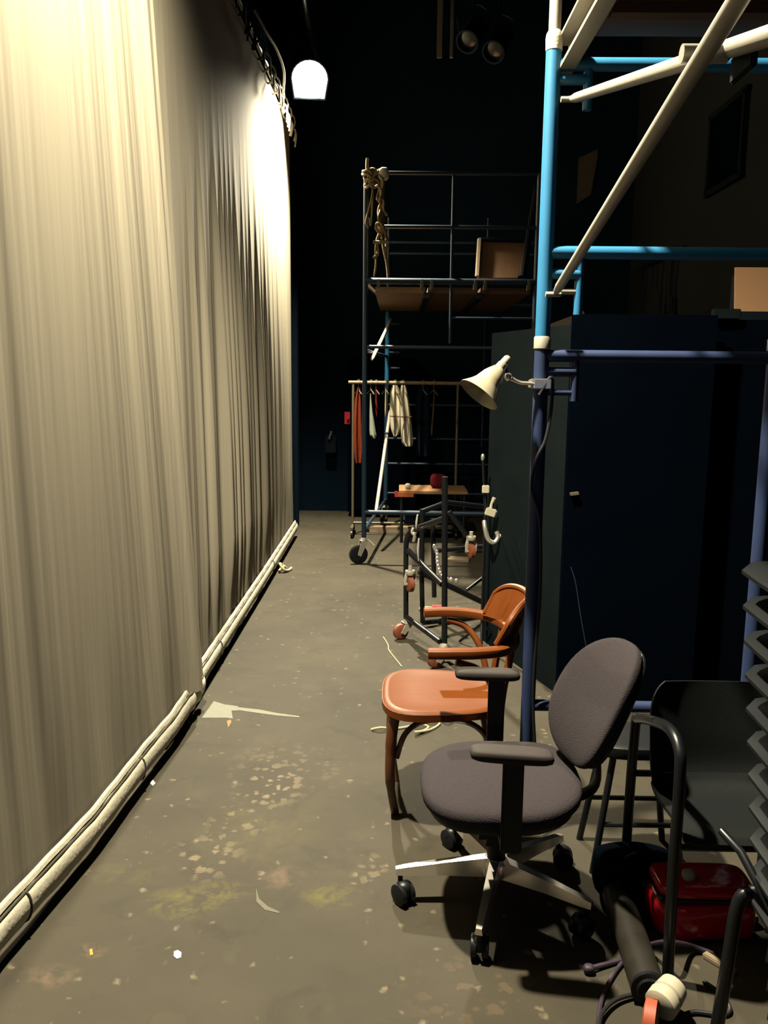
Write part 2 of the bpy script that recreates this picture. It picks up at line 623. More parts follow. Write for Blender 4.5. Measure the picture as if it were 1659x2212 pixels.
def curtain(name, label, fn, tab, nu, nv, y0, y1, wr, ties):
    root = thing(name, label, 'curtain', (-1.1, (y0 + y1) / 2, 0), 'pale curtains hanging down the left side')
    MB().sheet(fn, nu, nv).build('cloth', 'curtain', root, angle=80)
    p, f, s = hem_mesh(tab, y0, y1, wr)
    hm = p.build('hem_pocket', 'hem', root, angle=80, label='cream weighted pocket along the foot of the curtain')
    f.build('flap', 'hem', hm, angle=80)
    s.build('seam', 'stitch', hm)
    for y in (y0 + 1.42, y0 + 2.3) if wr else (4.6, 6.75):
        MB().path([V((lerp_tab(tab, y) + .030 + .020 * math.cos(a), y + .006 * math.cos(a), .105 + .048 * math.sin(a))) for a in [k * math.pi / 8 for k in range(16)]], .0035, 6, closed=True).build('hem_tie', 'stitch', hm)
    for i, y in enumerate(ties):
        t = MB()
        x = -1.095
        pts = [V((x + .055 * math.cos(a), y + .012 * math.sin(a * 2), ZTOP + .045 + .075 * math.sin(a))) for a in [k * math.pi / 6 for k in range(12)]]
        t.path(pts, 0.008, 6, closed=True)
        j = random.uniform(-.03, .03)
        for sgn in (-1, 1):
            t.curve([(x + .05, y, ZTOP - .02), (x + .075 + j * .5, y + sgn * .02, ZTOP - .07), (x + .07 + j, y + sgn * .035, ZTOP - .14 - random.random() * .05)], 0.008, 6, 4, flat=(1.3, .5))
        t.build('tie', 'hem' if y > 7.0 else 'shaded_tie', root)  # pale ties by the flood, dark ones away from it: its light painted in
    return root


near_edge_y = near_pt(1, 0).y
curtain('stage_curtain', 'nearer pale gauze curtain at the left edge, bunched at its foot', near_pt, NEAR_X, 420, 18, 0.8, near_edge_y, 0.022,
        [0.9 + .3 * i for i in range(9)])
curtain('stage_curtain', 'farther pale gauze curtain with sharp folds, ending below the glaring flood lamp', far_pt, FAR_X, 760, 22, 3.48, 8.60, 0.0,
        [3.9 + .26 * i for i in range(19)])
single(MB().tube((-1.095, 0.6, ZTOP + .05), (-1.095, 8.78, ZTOP + .05), 0.024), 'curtain_batten', 'black_steel',
       'black pipe along the top edge of the curtains that they are tied to', 'pipe')
# the black border behind the batten
single(MB().sheet(lambda u, v: V((-1.17 + .012 * math.sin(u * 160), .8 + 7.7 * u, 4.02 + .55 * v)), 320, 3, (-.01, 0, 0)), 'black_border', 'black_cloth',
       'narrow black cloth border running above the pale curtains', 'curtain')
# small knot tied to the far hem
single(MB().curve([(-1.0, 6.93, .02), (-.965, 6.97, .05), (-.95, 7.02, .02), (-.99, 7.05, .045), (-1.0, 6.98, .07), (-.96, 6.94, .03), (-.93, 6.99, .012), (-.915, 7.08, .012)], 0.012, 8, 6),
       'tie_knot', 'pale_cord', 'small pale knotted tie lying at the foot of the far curtain', 'rope')
# black drape edge beyond the curtain's end
single(MB().sheet(lambda u, v: V((-1.9 + .80 * u, 9.2 + .035 * math.sin(u * 34), .02 + 5.4 * v)), 60, 4, (0, .012, 0)), 'black_drape', 'black_cloth',
       'black drape hanging beyond the far end of the pale curtain', 'curtain')


# ------------------------------------------------------------------ flood lamps
def floodlight(label, pos, face_dir, power, cone, aim, group, face=True):
    root = thing('floodlight', label, 'lamp', (pos.x, pos.y, pos.z + 0.30), group)
    d = face_dir.normalized()
    s = d.cross(V((0, 0, 1))).normalized()
    u = s.cross(d).normalized()
    R = Matrix((s, u, d)).transposed()
    o = pos + (-d) * 0.02

    def L(x, y, z):
        return o + R @ V((x, y, z))
    # housing: a hollow trapezoid box
    hs = MB()
    fr = [(-.145, -.165), (.145, -.165)] + [(.172 * math.cos(a), .01 + .165 * math.sin(a)) for a in [i * math.pi / 12 for i in range(13)]]
    bk = [(x * .55, y * .55) for x, y in fr]
    n = len(fr)
    vs = [L(x, y, 0.0) for x, y in fr] + [L(x, y, -.17) for x, y in bk] + [L(x * .95, y * .95, 0.0) for x, y in fr] + [L(x * .9, y * .9, -.16) for x, y in bk]
    fs = []
    for i in range(n):
        j = (i + 1) % n
        fs += [(i, j, n + j, n + i), (2 * n + j, 2 * n + i, 3 * n + i, 3 * n + j), (j, i, 2 * n + i, 2 * n + j)]
    fs += [tuple(range(n, 2 * n)), tuple(range(3 * n, 4 * n))[::-1]]
    hs.add(vs, fs)
    hs.build('housing', 'black_paint', root)
    g = MB()
    g.add([L(x * .94, y * .94, -.012) for x, y in fr] + [L(x * .94, y * .94, -.016) for x, y in fr],
          [tuple(range(n)), tuple(range(n, 2 * n))[::-1]] + [(i, (i + 1) % n, n + (i + 1) % n, n + i) for i in range(n)])
    g.build('lens', 'glow', root, label='glaring white lamp face')
    y = MB()
    y.path(smooth([L(-.185, 0, -.08), L(-.19, .03, -.08) + V((0, 0, .1)), L(-.10, .06, -.08) + V((0, 0, .2)), L(.10, .06, -.08) + V((0, 0, .2)), L(.19, .03, -.08) + V((0, 0, .1)), L(.185, 0, -.08)], 5), 0.012, 6, flat=(1.5, .5))
    y.build('yoke', 'black_steel', root)
    c = MB()
    top = L(0, .06, -.08) + V((0, 0, .2))
    c.tube(top, (top.x, top.y, pos.z + .42), 0.012)
    c.box((top.x, top.y, pos.z + .42), (.05, .05, .06), bev=.005)
    c.build('clamp', 'black_steel', root)
    ld = bpy.data.lights.new('flood_beam', 'SPOT')
    ld.energy = power
    ld.color = LAMP_COL
    ld.spot_size = math.radians(cone)
    ld.spot_blend = 1.0
    ld.shadow_soft_size = 0.07
    lo = bpy.data.objects.new('flood_beam', ld)
    COL.objects.link(lo)
    src = L(0, 0, .03)
    lo.location = src
    lo.rotation_euler = (aim - src).to_track_quat('-Z', 'Y').to_euler()
    return root, top


ra, ta = floodlight('glaring white flood lamp hanging beside the far end of the curtain', LAMP_A, V((.10, -.80, -.55)), POWER_A, CONE_A, AIM_A, None)
rb, tb = floodlight('flood lamp hanging high above the nearer curtain, over the top edge of the photo', LAMP_B, V((.15, -.35, -.9)), POWER_B, CONE_B, AIM_B, None)
bar = MB()
bar.path([(ta.x, 8.9, LAMP_A.z + .45), (ta.x, ta.y, LAMP_A.z + .45), (tb.x, tb.y, LAMP_B.z + .45), (tb.x, .8, LAMP_B.z + .48)], 0.024)
single(bar, 'lighting_bar', 'black_steel', 'black lighting bar high up that carries the flood lamps', 'pipe')
single(MB().curve([at(548, 20, 6.6), at(575, 70, 6.9), at(598, 108, 7.2), at(613, 152, 7.5), at(612, 195, 7.75), at(608, 240, 8.0), at(618, 262, 8.2)], 0.011, 8, 8), 'lamp_cable', 'dim_metal',
       'thin cable drooping from above the curtain down beside the flood lamp', 'cable')

# ------------------------------------------------------------------ near scaffold tower
PX, PY = 0.487, 2.90
pr = at(1650, 900, 2.9)
PX2 = pr.x + .022
sc = thing('scaffold_tower', 'near blue tube scaffold tower with pale cross braces on the right', 'scaffold', (PX, PY, 0))
zj1, zj2 = 1.775, 2.70
for x in (PX, PX2):
    for y in (PY, -0.15):
        lo_, up_ = MB(), MB()
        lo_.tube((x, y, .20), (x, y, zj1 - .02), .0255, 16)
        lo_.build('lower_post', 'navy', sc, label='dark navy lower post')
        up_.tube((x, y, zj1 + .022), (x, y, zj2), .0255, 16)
        up_.build('upper_post', 'blue', sc, label='bright blue upper post')
        MB().lathe((x, y, zj1 - .02), (0, 0, 1), [(0, .0265), (.002, .029), (.038, .029), (.042, .0265)], 16).build('collar', 'zinc', sc)
        MB().lathe((x, y, zj2), (0, 0, 1), [(0, .027), (.035, .028), (.05, .026), (.06, .02)], 16).build('spigot', 'hem', sc)
        MB().tube((x, y, zj2 + .06), (x, y, 3.7), .0195, 14).build('guard_post', 'zinc', sc)
        cs = MB()
        cs.lathe((x, y, .17), (0, 0, 1), [(0, .02), (.03, .02)], 12)
        for sg in (-1, 1):
            cs.box((x + sg * .026, y + .02, .12), (.005, .05, .13))
        cs.box((x, y + .02, .18), (.06, .06, .008))
        co = cs.build('caster', 'black_steel', sc)
        MB().lathe((x - .02, y + .03, .075), (1, 0, 0), [(0, .06), (.005, .075), (.035, .075), (.04, .06)], 20).build('wheel', 'black_plastic', co)


def bar_x(z, y, m, nm='rung'):
    MB().tube((PX, y, z), (PX2, y, z), .021, 14).build(nm, m, sc)


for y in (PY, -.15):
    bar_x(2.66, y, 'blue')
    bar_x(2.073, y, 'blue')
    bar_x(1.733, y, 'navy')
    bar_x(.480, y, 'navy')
# the narrow inner ladder upright with its short rungs
inx = PX + .115
for z, m in ((at(1215, 172, PY).z, 'blue'), (at(1215, 592, PY).z, 'blue')):
    MB().tube((PX, PY, z), (inx, PY, z), .017, 12).build('short_rung', m, sc)
for z in (at(1215, 213, PY).z, at(1215, 630, PY).z):
    MB().tube((PX, PY, z), (inx, PY, z), .010, 10).build('brace_stud', 'zinc', sc)
for z, r in ((at(1215, 803, PY).z, .017), (at(1215, 848, PY).z, .011)):
    MB().tube((PX, PY, z), (inx, PY, z), r, 12).build('short_rung', 'navy', sc)
MB().tube((inx, PY, 1.99), (inx, PY, 1.87), .015, 10).tube((inx, PY, 2.07), (inx, PY, 1.98), .015, 10).build('inner_upright', 'blue', sc)
MB().tube((inx, PY, 1.73), (inx, PY, 1.58), .015, 10).build('inner_upright', 'navy', sc)
MB().tube((inx, PY, 2.66), (inx, PY, 2.52), .015, 10).build('inner_upright', 'blue', sc)


def brace(a, b, r=.0145):
    d = (b - a).normalized()
    t = MB()
    t.path([a, a + d * .05, a + d * .11, b - d * .11, b - d * .05, b], [.003, .011, r, r, .011, .003], 14)
    o = t.build('cross_brace', 'zinc', sc)
    for p in (a, b):
        MB().lathe(p - V((.03, 0, 0)), (1, 0, 0), [(0, .009), (.045, .009), (.052, .006)], 10).build('hook', 'zinc', o)
    return o


a1 = at(1198, 636, 2.86)
n1 = at(1593, 2, 1.2)
a2 = at(1232, 215, 2.86)
n2 = at(1659, 78, 1.25)
b1 = brace(a1, a1 + (n1 - a1) * ((2.86 + .12) / (2.86 - 1.2)))
b2 = brace(a2, a2 + (n2 - a2) * ((2.86 + .12) / (2.86 - 1.25)))
cr = at(1500, 116, 1.40)
MB().lathe(cr - V((.02, 0, 0)), (1, 0, 0), [(0, .014), (.07, .014), (.075, .009)], 12).build('pivot_bolt', 'zinc', sc)
MB().box(cr + V((.066, -.03, -.022)), (.010, .085, .04), bev=.003).build('hinge_plate', 'black_paint', sc)
# the platform: aluminium channel edge and brown plywood
A = at(1222, 120, 2.93)
A = V((.530, 2.93, A.z))
dv = V((.012, -1, 0)).normalized()
A = A - dv * .04
B = A + dv * 2.85
R = Matrix((dv, V((-dv.y, dv.x, 0)), V((0, 0, 1)))).transposed()
if (R @ V((0, 1, 0))).x < 0:
    pass
mid = (A + B) / 2
Ln = (B - A).length
side = V((dv.y, -dv.x, 0))
if side.x > 0:
    side = -side            # towards the passage
deck = MB()
deck.box(mid - side * .02, (Ln, .008, .105), R)
deck.build('deck_beam', 'alu', sc, label='aluminium channel along the edge of the platform')
MB().box(mid + V((0, 0, .049)), (Ln, .05, .010), R).box(mid + V((0, 0, -.049)), (Ln, .05, .012), R).build('beam_flange', 'alu', sc)
off = mid.x
ply = MB()
ply.box(V(((mid.x + .03 + PX2 - .02) / 2, (2.83 + B.y) / 2, mid.z + .03)), (PX2 - .02 - mid.x - .03, 2.83 - B.y, .018))
ply.build('deck_board', 'ply', sc)
MB().box((PX2 - .03, mid.y, mid.z), (.05, Ln, .10)).build('deck_beam', 'alu', sc)
for k in range(4):
    MB().box(((mid.x + PX2) / 2, mid.y - 1.1 + .72 * k, mid.z + .005), (PX2 - mid.x - .1, .05, .03)).build('deck_joist', 'ply', sc)

# ------------------------------------------------------------------ far scaffold tower
YF, YK = 7.36, 9.35
fx = [at(789, 700, YF).x, at(975, 600, YF).x, at(1158, 600, YF).x]
bx = [at(836, 800, YK).x, at(1010, 800, YK).x + .18, at(1158, 600, YK).x + .1]
ft = thing('scaffold_tower', 'far blue scaffold tower with a plywood deck, standing near the back wall', 'scaffold', (fx[0], YF, 0))
ZD = at(800, 607, YF).z
ztop = at(792, 372, YF).z


def fp(name, a, b, r, m='dimmed_blue', seg=10, **k):
    return MB().tube(a, b, r, seg).build(name, m, ft, **k)


def cast(parent, x, y, rot, wheel_r=.085, m='black_plastic', fork='zinc', zt=.24):
    """swivel caster standing on the floor below x, y"""
    R2 = Matrix.Rotation(rot, 3, 'Z')

    def P(p):
        return V((x, y, 0)) + R2 @ V(p)
    f_ = MB()
    f_.lathe(P((0, 0, zt - .035)), (0, 0, 1), [(0, .03), (.02, .028), (.035, .02)], 12)
    for sg in (-1, 1):
        f_.add([P((.03, sg * .028, zt - .03)), P((-.03, sg * .028, zt - .03)), P((-.065, sg * .028, wheel_r)), P((-.035, sg * .028, wheel_r - .015)),
                P((.03, sg * .033, zt - .03)), P((-.03, sg * .033, zt - .03)), P((-.065, sg * .033, wheel_r)), P((-.035, sg * .033, wheel_r - .015))],
               [(0, 1, 2, 3), (7, 6, 5, 4), (0, 4, 5, 1), (1, 5, 6, 2), (2, 6, 7, 3), (3, 7, 4, 0)])
    f_.box(P((0, 0, zt - .03)), (.066, .066, .006), R2)
    o = f_.build('caster', fork, parent)
    ax = R2 @ V((0, 1, 0))
    c = P((-.05, 0, wheel_r))
    MB().lathe(c - ax * .02, ax, [(0, wheel_r * .35), (0, wheel_r * .8), (.006, wheel_r), (.034, wheel_r), (.04, wheel_r * .8), (.04, wheel_r * .35)], 22).build('wheel', m, o)
    return o


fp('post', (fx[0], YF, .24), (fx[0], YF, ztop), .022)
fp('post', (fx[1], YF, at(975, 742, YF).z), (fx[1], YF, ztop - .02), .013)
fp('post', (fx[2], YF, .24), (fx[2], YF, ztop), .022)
fp('post', (bx[0], YK, .24), (bx[0], YK, 1.60), .026)  # one post in two blues: painted dim below, lit above
fp('post', (bx[0], YK, 1.60), (bx[0], YK, ZD - .1), .026, 'blue', label='upper back post in brighter blue, painted for the light on it')
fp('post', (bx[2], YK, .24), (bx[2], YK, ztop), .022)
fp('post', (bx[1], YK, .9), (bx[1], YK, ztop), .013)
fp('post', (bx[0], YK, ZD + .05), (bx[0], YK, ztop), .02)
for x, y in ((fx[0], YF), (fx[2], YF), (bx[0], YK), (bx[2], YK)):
    cast(ft, x, y, .35 if y == YF else 1.2)
MB().box((fx[0] + .055, YF - .01, .20), (.10, .03, .012), Matrix.Rotation(.75, 3, 'Y')).build('brake_lever', 'zinc', ft)


def rail(z, y, xs, r=.016, m='dimmed_blue', nm='rail'):
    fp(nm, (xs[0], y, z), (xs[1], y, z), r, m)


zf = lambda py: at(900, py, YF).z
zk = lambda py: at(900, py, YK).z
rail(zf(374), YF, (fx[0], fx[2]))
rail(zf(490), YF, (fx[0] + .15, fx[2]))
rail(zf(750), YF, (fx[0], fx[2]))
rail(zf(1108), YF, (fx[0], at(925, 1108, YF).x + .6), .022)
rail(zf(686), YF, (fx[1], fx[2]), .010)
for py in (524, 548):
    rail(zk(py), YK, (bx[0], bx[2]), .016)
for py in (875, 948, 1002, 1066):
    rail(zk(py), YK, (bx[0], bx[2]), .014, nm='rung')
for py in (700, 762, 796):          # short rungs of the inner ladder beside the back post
    MB().tube((bx[0], YK, zk(py)), (bx[0] + .14, YK, zk(py)), .014).build('short_rung', 'dimmed_blue', ft)
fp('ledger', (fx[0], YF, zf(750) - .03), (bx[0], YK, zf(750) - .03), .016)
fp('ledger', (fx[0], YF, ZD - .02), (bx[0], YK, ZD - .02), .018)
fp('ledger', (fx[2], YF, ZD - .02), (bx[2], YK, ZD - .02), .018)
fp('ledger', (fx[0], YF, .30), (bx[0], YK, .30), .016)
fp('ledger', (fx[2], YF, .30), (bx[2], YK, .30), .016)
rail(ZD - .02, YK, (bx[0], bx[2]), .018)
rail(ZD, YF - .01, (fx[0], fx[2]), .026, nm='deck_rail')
for a, b in ((at(846, 688, 9.3), at(803, 778, 7.6)), (at(843, 885, 9.3), at(812, 1108, 7.9))):
    d = (b - a).normalized()
    MB().path([a, a + d * .06, b - d * .06, b], [.007, .018, .018, .007], 10).build('cross_brace', 'zinc', ft)
# three deck boards with hook brackets
nb = 3
x0, x1 = fx[0] + .07, fx[2] - .02
for k in range(nb):
    xa = x0 + (x1 - x0) * k / nb + .012
    xb = x0 + (x1 - x0) * (k + 1) / nb - .012
    bd = MB().box(((xa + xb) / 2, (YF + YK) / 2 + .05, ZD - .065), (xb - xa, YK - YF - .06, .05)).build('deck_board', 'ply_light' if k == 0 else 'ply', ft)
    for xx in (xa + .03, xb - .03):
        MB().box((xx, YF - .012, ZD - .03), (.028, .075, .085), bev=.006).build('hook', 'dim_metal', bd)
for k in range(2):
    x = x0 + (x1 - x0) * (k + 1) / nb
    MB().box((x, (YF + YK) / 2, ZD - .11), (.05, YK - YF - .1, .05)).build('deck_beam', 'black_steel', ft)

# rope and gloves tied over the top of the far tower's left post
rp = thing('rope_bundle', 'bundle of tan ropes knotted over the top of the far tower post, ends dangling', 'rope', tuple(at(800, 380, YF - .02)))
kb = MB()
for k in range(7):
    c = at(803 + random.uniform(-8, 8), 384 + random.uniform(-16, 16), YF - .01)
    q = Matrix.Rotation(random.uniform(-.6, .6), 3, 'X') @ Matrix.Rotation(random.uniform(-.6, .6), 3, 'Y')
    kb.path([c + q @ V((.055 * math.cos(a), .05 * math.sin(a), .01 * math.sin(3 * a))) for a in [i * math.pi / 8 for i in range(16)]], .012, 7, closed=True)
for k in range(5):
    c = at(824 + random.uniform(-5, 5), 395 + 26 * k, YF - .05)
    q = Matrix.Rotation(random.uniform(-.5, .5), 3, 'Z') @ Matrix.Rotation(1.3 + random.uniform(-.3, .3), 3, 'Y')
    kb.path([c + q @ V((.07 * math.cos(a), .03 * math.sin(a), .012 * math.sin(3 * a + k))) for a in [i * math.pi / 8 for i in range(16)]], .010, 7, closed=True)
kb.build('coil', 'rope', rp)
for pts, r in (([(794, 342), (793, 360), (796, 385), (790, 400)], .014), ([(800, 390), (815, 372), (828, 370), (826, 400), (824, 440), (822, 470), (826, 500)], .020),
               ([(806, 400), (803, 425), (797, 450), (790, 480), (796, 492)], .007), ([(806, 400), (804, 440), (800, 488), (798, 470)], .007),
               ([(824, 440), (818, 470), (824, 490), (814, 520), (816, 548), (806, 556)], .011), ([(826, 490), (828, 530), (836, 570), (839, 600)], .013),
               ([(822, 500), (812, 530), (812, 570), (808, 598)], .008), ([(818, 395), (824, 430), (818, 460), (828, 490), (836, 520), (832, 545)], .014)):
    MB().curve([at(px, py, YF - .035 - .012 * (i % 2)) for i, (px, py) in enumerate(pts)], r, 7, 5).build('strand', 'rope', rp)
MB().sellip(at(829, 376, YF - .05), (.045, .03, .055), .8, .8, nu=14, nv=8).build('glove_cuff', 'hem', rp)
single(MB().tube(at(806, 523, YF - .06), at(840, 523, YF - .06), .014), 'wooden_dowel', 'fawn', 'short pale stick caught in the dangling ropes of the far tower', 'stick')
# plywood crate lid and dark board on the far deck
bxp = [at(1031, 600, YF + .16), at(1118, 600, YF + .16), at(1146, 522, YF + .34), at(1036, 519, YF + .34)]
t = thing('plywood_crate', 'open brown plywood tray tilted up on the far scaffold deck', 'crate', tuple(bxp[0]))
nrm = (bxp[1] - bxp[0]).cross(bxp[3] - bxp[0]).normalized()
if nrm.y > 0:
    nrm = -nrm
MB().add(bxp + [p - nrm * .02 for p in bxp], [(0, 1, 2, 3), (7, 6, 5, 4), (0, 4, 5, 1), (1, 5, 6, 2), (2, 6, 7, 3), (3, 7, 4, 0)]).build('panel', 'ply_light', t)
MB().path([bxp[0] + nrm * .02, bxp[3] + nrm * .02], .022, 6, flat=(1, .7)).build('edge_strip', 'fawn', t)
MB().path([bxp[3] + nrm * .012, bxp[2] + nrm * .012], .022, 6).build('top_strip', 'black_paint', t)
MB().box((bxp[2] + bxp[3]) / 2 + nrm * .02 + V((0, 0, -.075)), (.10, .012, .035)).build('plate', 'orange', t)
single(MB().path([at(1128, 598, YF + .1), at(1160, 405, YF + .45)], .028, 8), 'leaning_bar', 'black_steel', 'dark bar leaning beside the plywood tray on the far deck', 'bar')

# ------------------------------------------------------------------ clothes rack and garments
YR = 8.75
rk = thing('clothes_rack', 'rolling clothes rail with garments inside the far scaffold tower', 'rack', tuple(at(760, 1110, YR).xy) + (0,))
zr = at(860, 827, YR).z
xl, xr = at(757, 826, YR).x, at(1000, 826, YR).x
MB().tube((xl - .02, YR, zr), (xr, YR, zr), .018).build('top_rail', 'fawn', rk)
for x in (xl + .03, xr - .05):
    MB().tube((x, YR, .10), (x, YR, zr), .014).build('upright', 'dim_metal', rk)
    MB().tube((x, YR - .22, .10), (x, YR + .22, .10), .016).build('foot_bar', 'dim_metal', rk)
    for s in (-1, 1):
        MB().lathe((x - .012, YR + s * .2, .042), (1, 0, 0), [(0, .03), (.004, .042), (.02, .042), (.024, .03)], 14).build('wheel', 'black_plastic', rk)
MB().tube((xl + .03, YR, .13), (xr - .05, YR, .13), .014).build('bottom_rail', 'dim_metal', rk)


def hanging_cloth(name, m, label, cat, outline, y, depth=.05, folds=5, group=None):
    """outline: list of (px_left, px_right, py) from the top down"""
    rows = len(outline)

    def f(u, v):
        q = v * (rows - 1)
        i = min(int(q), rows - 2)
        t_ = q - i
        l = outline[i][0] * (1 - t_) + outline[i + 1][0] * t_
        r_ = outline[i][1] * (1 - t_) + outline[i + 1][1] * t_
        yy = outline[i][2] * (1 - t_) + outline[i + 1][2] * t_
        p = at(l + (r_ - l) * u, yy, y)
        p.y += depth * .5 * math.sin(u * math.pi * folds + v * 2) * (.3 + .7 * v)
        return p
    return single(MB().sheet(f, 6 * folds, 5 * rows, (0, .012, 0)), name, m, label, cat, group=group)


def hook_on_rail(px, what):
    p = at(px, 827, YR)
    h = MB()
    h.curve([(p.x + .02, YR - .022, zr), (p.x + .012, YR - .004, zr + .024), (p.x - .01, YR + .012, zr + .02), (p.x, YR, zr - .03), (p.x, YR, zr - .07)], .004, 6, 5)
    h.path([(p.x - .04, YR + .10, zr - .12), (p.x, YR, zr - .068), (p.x + .04, YR - .10, zr - .12)], .006, 6)
    return single(h, 'coat_hanger', 'dim_metal', 'wire coat hanger holding ' + what, 'hanger', group='wire hangers on the clothes rail')


hanging_cloth('scarf', 'red_cloth', 'long rust red cloth hanging at the left end of the clothes rail', 'cloth',
              [(771, 778, 838), (766, 780, 860), (763, 782, 910), (762, 785, 950), (763, 787, 975), (767, 784, 1000)], YR - .03, .05, 4)
hanging_cloth('shawl', 'green_cloth', 'pale grey green cloth hanging right of the rust red one', 'cloth',
              [(799, 801, 850), (798, 805, 890), (798, 811, 930), (799, 813, 940), (806, 811, 947)], YR - .02, .03, 2)
hanging_cloth('ribbon', 'maroon', 'thin dark red strip hanging between the green cloth and the yellow strip', 'ribbon',
              [(811, 813, 838), (810, 815, 865), (811, 817, 885), (813, 815, 900)], YR - .02, .02, 2)
hanging_cloth('ribbon', 'yellow', 'thin yellow strip hanging left of the white shirts', 'ribbon', [(832, 834, 840), (831, 835, 870), (831, 835, 888), (832, 833, 900)], YR - .02, .02, 2)
hanging_cloth('shirt', 'white_cloth', 'left and shorter of the two white shirts on the clothes rail', 'shirt',
              [(848, 858, 832), (843, 866, 846), (842, 867, 870), (842, 868, 905), (844, 868, 925), (848, 862, 938), (850, 856, 943)], YR - .04, .05, 4)
hanging_cloth('shirt', 'white_cloth', 'right and longer of the two white shirts, reaching lowest on the rail', 'shirt',
              [(866, 876, 832), (862, 880, 846), (862, 884, 870), (864, 889, 910), (866, 891, 940), (868, 892, 956), (874, 890, 964)], YR - .06, .05, 4)
hanging_cloth('shawl', 'brown', 'thin brown cloth hanging alone at the right of the clothes rail', 'cloth', [(937, 939, 845), (934, 938, 890), (931, 936, 925), (931, 935, 940)], YR - .02, .03, 2)
hanging_cloth('shawl', 'black_cloth', 'black garment hanging in the middle of the clothes rail', 'cloth', [(905, 925, 834), (898, 930, 860), (898, 931, 930), (900, 930, 985)], YR + .02, .05, 4)
for px, what in ((774, 'the long rust red cloth'), (801, 'the pale grey green cloth'), (812, 'the thin dark red strip'), (833, 'the thin yellow strip'), (853, 'the shorter white shirt'),
                 (871, 'the longer white shirt'), (914, 'the black garment'), (937, 'the thin brown cloth')):
    hook_on_rail(px, what)
MB_ = MB()
MB_.path([at(842, 899, YR - .1), at(889, 901, YR - .1)], .007, 6)
single(MB_, 'belt', 'brown', 'thin belt tied across the two white shirts', 'belt')
# red square card on the back wall side of the rack
rc = at(752, 903, 9.9)
single(MB().box((rc.x, 9.9, rc.z), (.085, .02, .145), bev=.003).box((rc.x, 10.1, rc.z), (.03, .48, .03)), 'red_sign', 'red_card', 'small plain red sign on the back wall left of the clothes rail', 'sign')
bxw = at(714, 960, 10.2)
t = thing('wall_box', 'black box with a shiny lever mounted on the back wall', 'box', (bxw.x, YB, bxw.z - .1))
MB().box((bxw.x, YB - .08, bxw.z), (.13, .15, .22), bev=.01).build('case', 'black_paint', t)
MB().path([at(711, 948, YB - .18), at(716, 932, YB - .2)], .014, 8).build('lever', 'chrome', t)
# low cart with orange board behind the dollies
YC = 8.35
ct = thing('prop_cart', 'low cart with an orange board on it beneath the clothes rail', 'cart', tuple(at(900, 1075, YC).xy) + (0,))
c0, c1 = at(862, 1062, YC), at(1010, 1062, YC)
zc = c0.z
MB().box(((c0.x + c1.x) / 2, YC + .2, zc), (c1.x - c0.x, .5, .03), bev=.004).build('top_board', 'ply_light', ct)
for x in (c0.x + .03, c1.x - .03):
    for y in (YC, YC + .4):
        MB().tube((x, y, .0), (x, y, zc), .016).build('leg', 'black_steel', ct)
MB().box(((c0.x + c1.x) / 2, YC + .2, .22), (c1.x - c0.x - .08, .4, .02)).build('shelf', 'black_paint', ct)
p = at(876, 1069, YC - .09)
single(MB().box((p.x, YC - .072, p.z), (.165, .015, .05), bev=.003), 'orange_batten', 'orange', 'short orange batten fixed to the front of the low cart', 'batten')
p = at(860, 1068, YC - .09)
single(MB().box((p.x - .02, YC - .072, p.z), (.03, .014, .06), bev=.003), 'red_tag', 'red_card', 'small red tag beside the orange batten', 'tag')
p = at(947, 1040, YC + .2)
single(MB().sellip((p.x, YC + .2, zc + .015 + .075), (.085, .06, .075), .6, .7), 'cloth_heap', 'maroon', 'dark red heap of cloth on the low cart', 'cloth')
p = at(881, 1048, YC + .1)
single(MB().sellip((p.x, YC + .1, zc + .015 + .03), (.028, .028, .03), .7, .9, nu=14, nv=8), 'small_cup', 'cream_plastic', 'small cream cup on the low cart', 'cup')
# pale timber lying under the tower
single(MB().box((at(860, 1125, 8.9).x, 8.9, .035), (.62, .09, .07), bev=.005), 'timber_length', 'fawn', 'pale length of timber on the floor under the far tower', 'timber')
# dark wardrobe behind the rack
wx = at(830, 800, 10.0).x
t = thing('black_cabinet', 'black rounded cabinet against the back wall behind the far tower', 'cabinet', (wx, 10.0, 0))
MB().box((wx, 10.08, .95), (.85, .42, 1.9), bev=.06).build('body', 'flat_black', t)
for s in (-1, 1):
    MB().box((wx + s * .205, 9.862, .95), (.38, .02, 1.7), bev=.006).build('door', 'flat_black', t)

# ------------------------------------------------------------------ black steel dollies on their edges
def hung_caster(parent, p, d=V((0, 0, -1)), w=.05, h=.13, m='caster_brown'):
    """caster seen from the front: hoop fork and wheel hanging from p along d"""
    s = V((.93, .36, 0))
    f_ = MB()
    f_.lathe(p, d, [(-.03, .012), (0, .014), (0, .030), (.012, .034), (.028, .028)], 14)
    for sg in (-1, 1):
        f_.path([p + s * sg * .024 + d * .02, p + s * sg * .034 + d * .06, p + s * sg * .031 + d * (h * .72)], .007, 6, flat=(1, 1.6))
    c = p + d * (h * .68)
    f_.tube(c - s * .04, c + s * .04, .008, 8)
    o = f_.build('caster', 'zinc', parent)
    MB().lathe(c - s * .019, s, [(0, .02), (0, .04), (.006, .05), (.032, .05), (.038, .04), (.038, .02)], 20).build('wheel', m, o)


dl = thing('stage_dolly', 'black tubular dolly tipped on its edge with two casters on the floor', 'dolly', tuple(fl(905, 1400).xy) + (0,))
P = lambda px, py, y: at(px, py, y)
r_ = .017


def dt(parent, pts, r=r_, nm='tube', m='black_steel'):
    return MB().path([P(*q) for q in pts], r, 10).build(nm, m, parent)


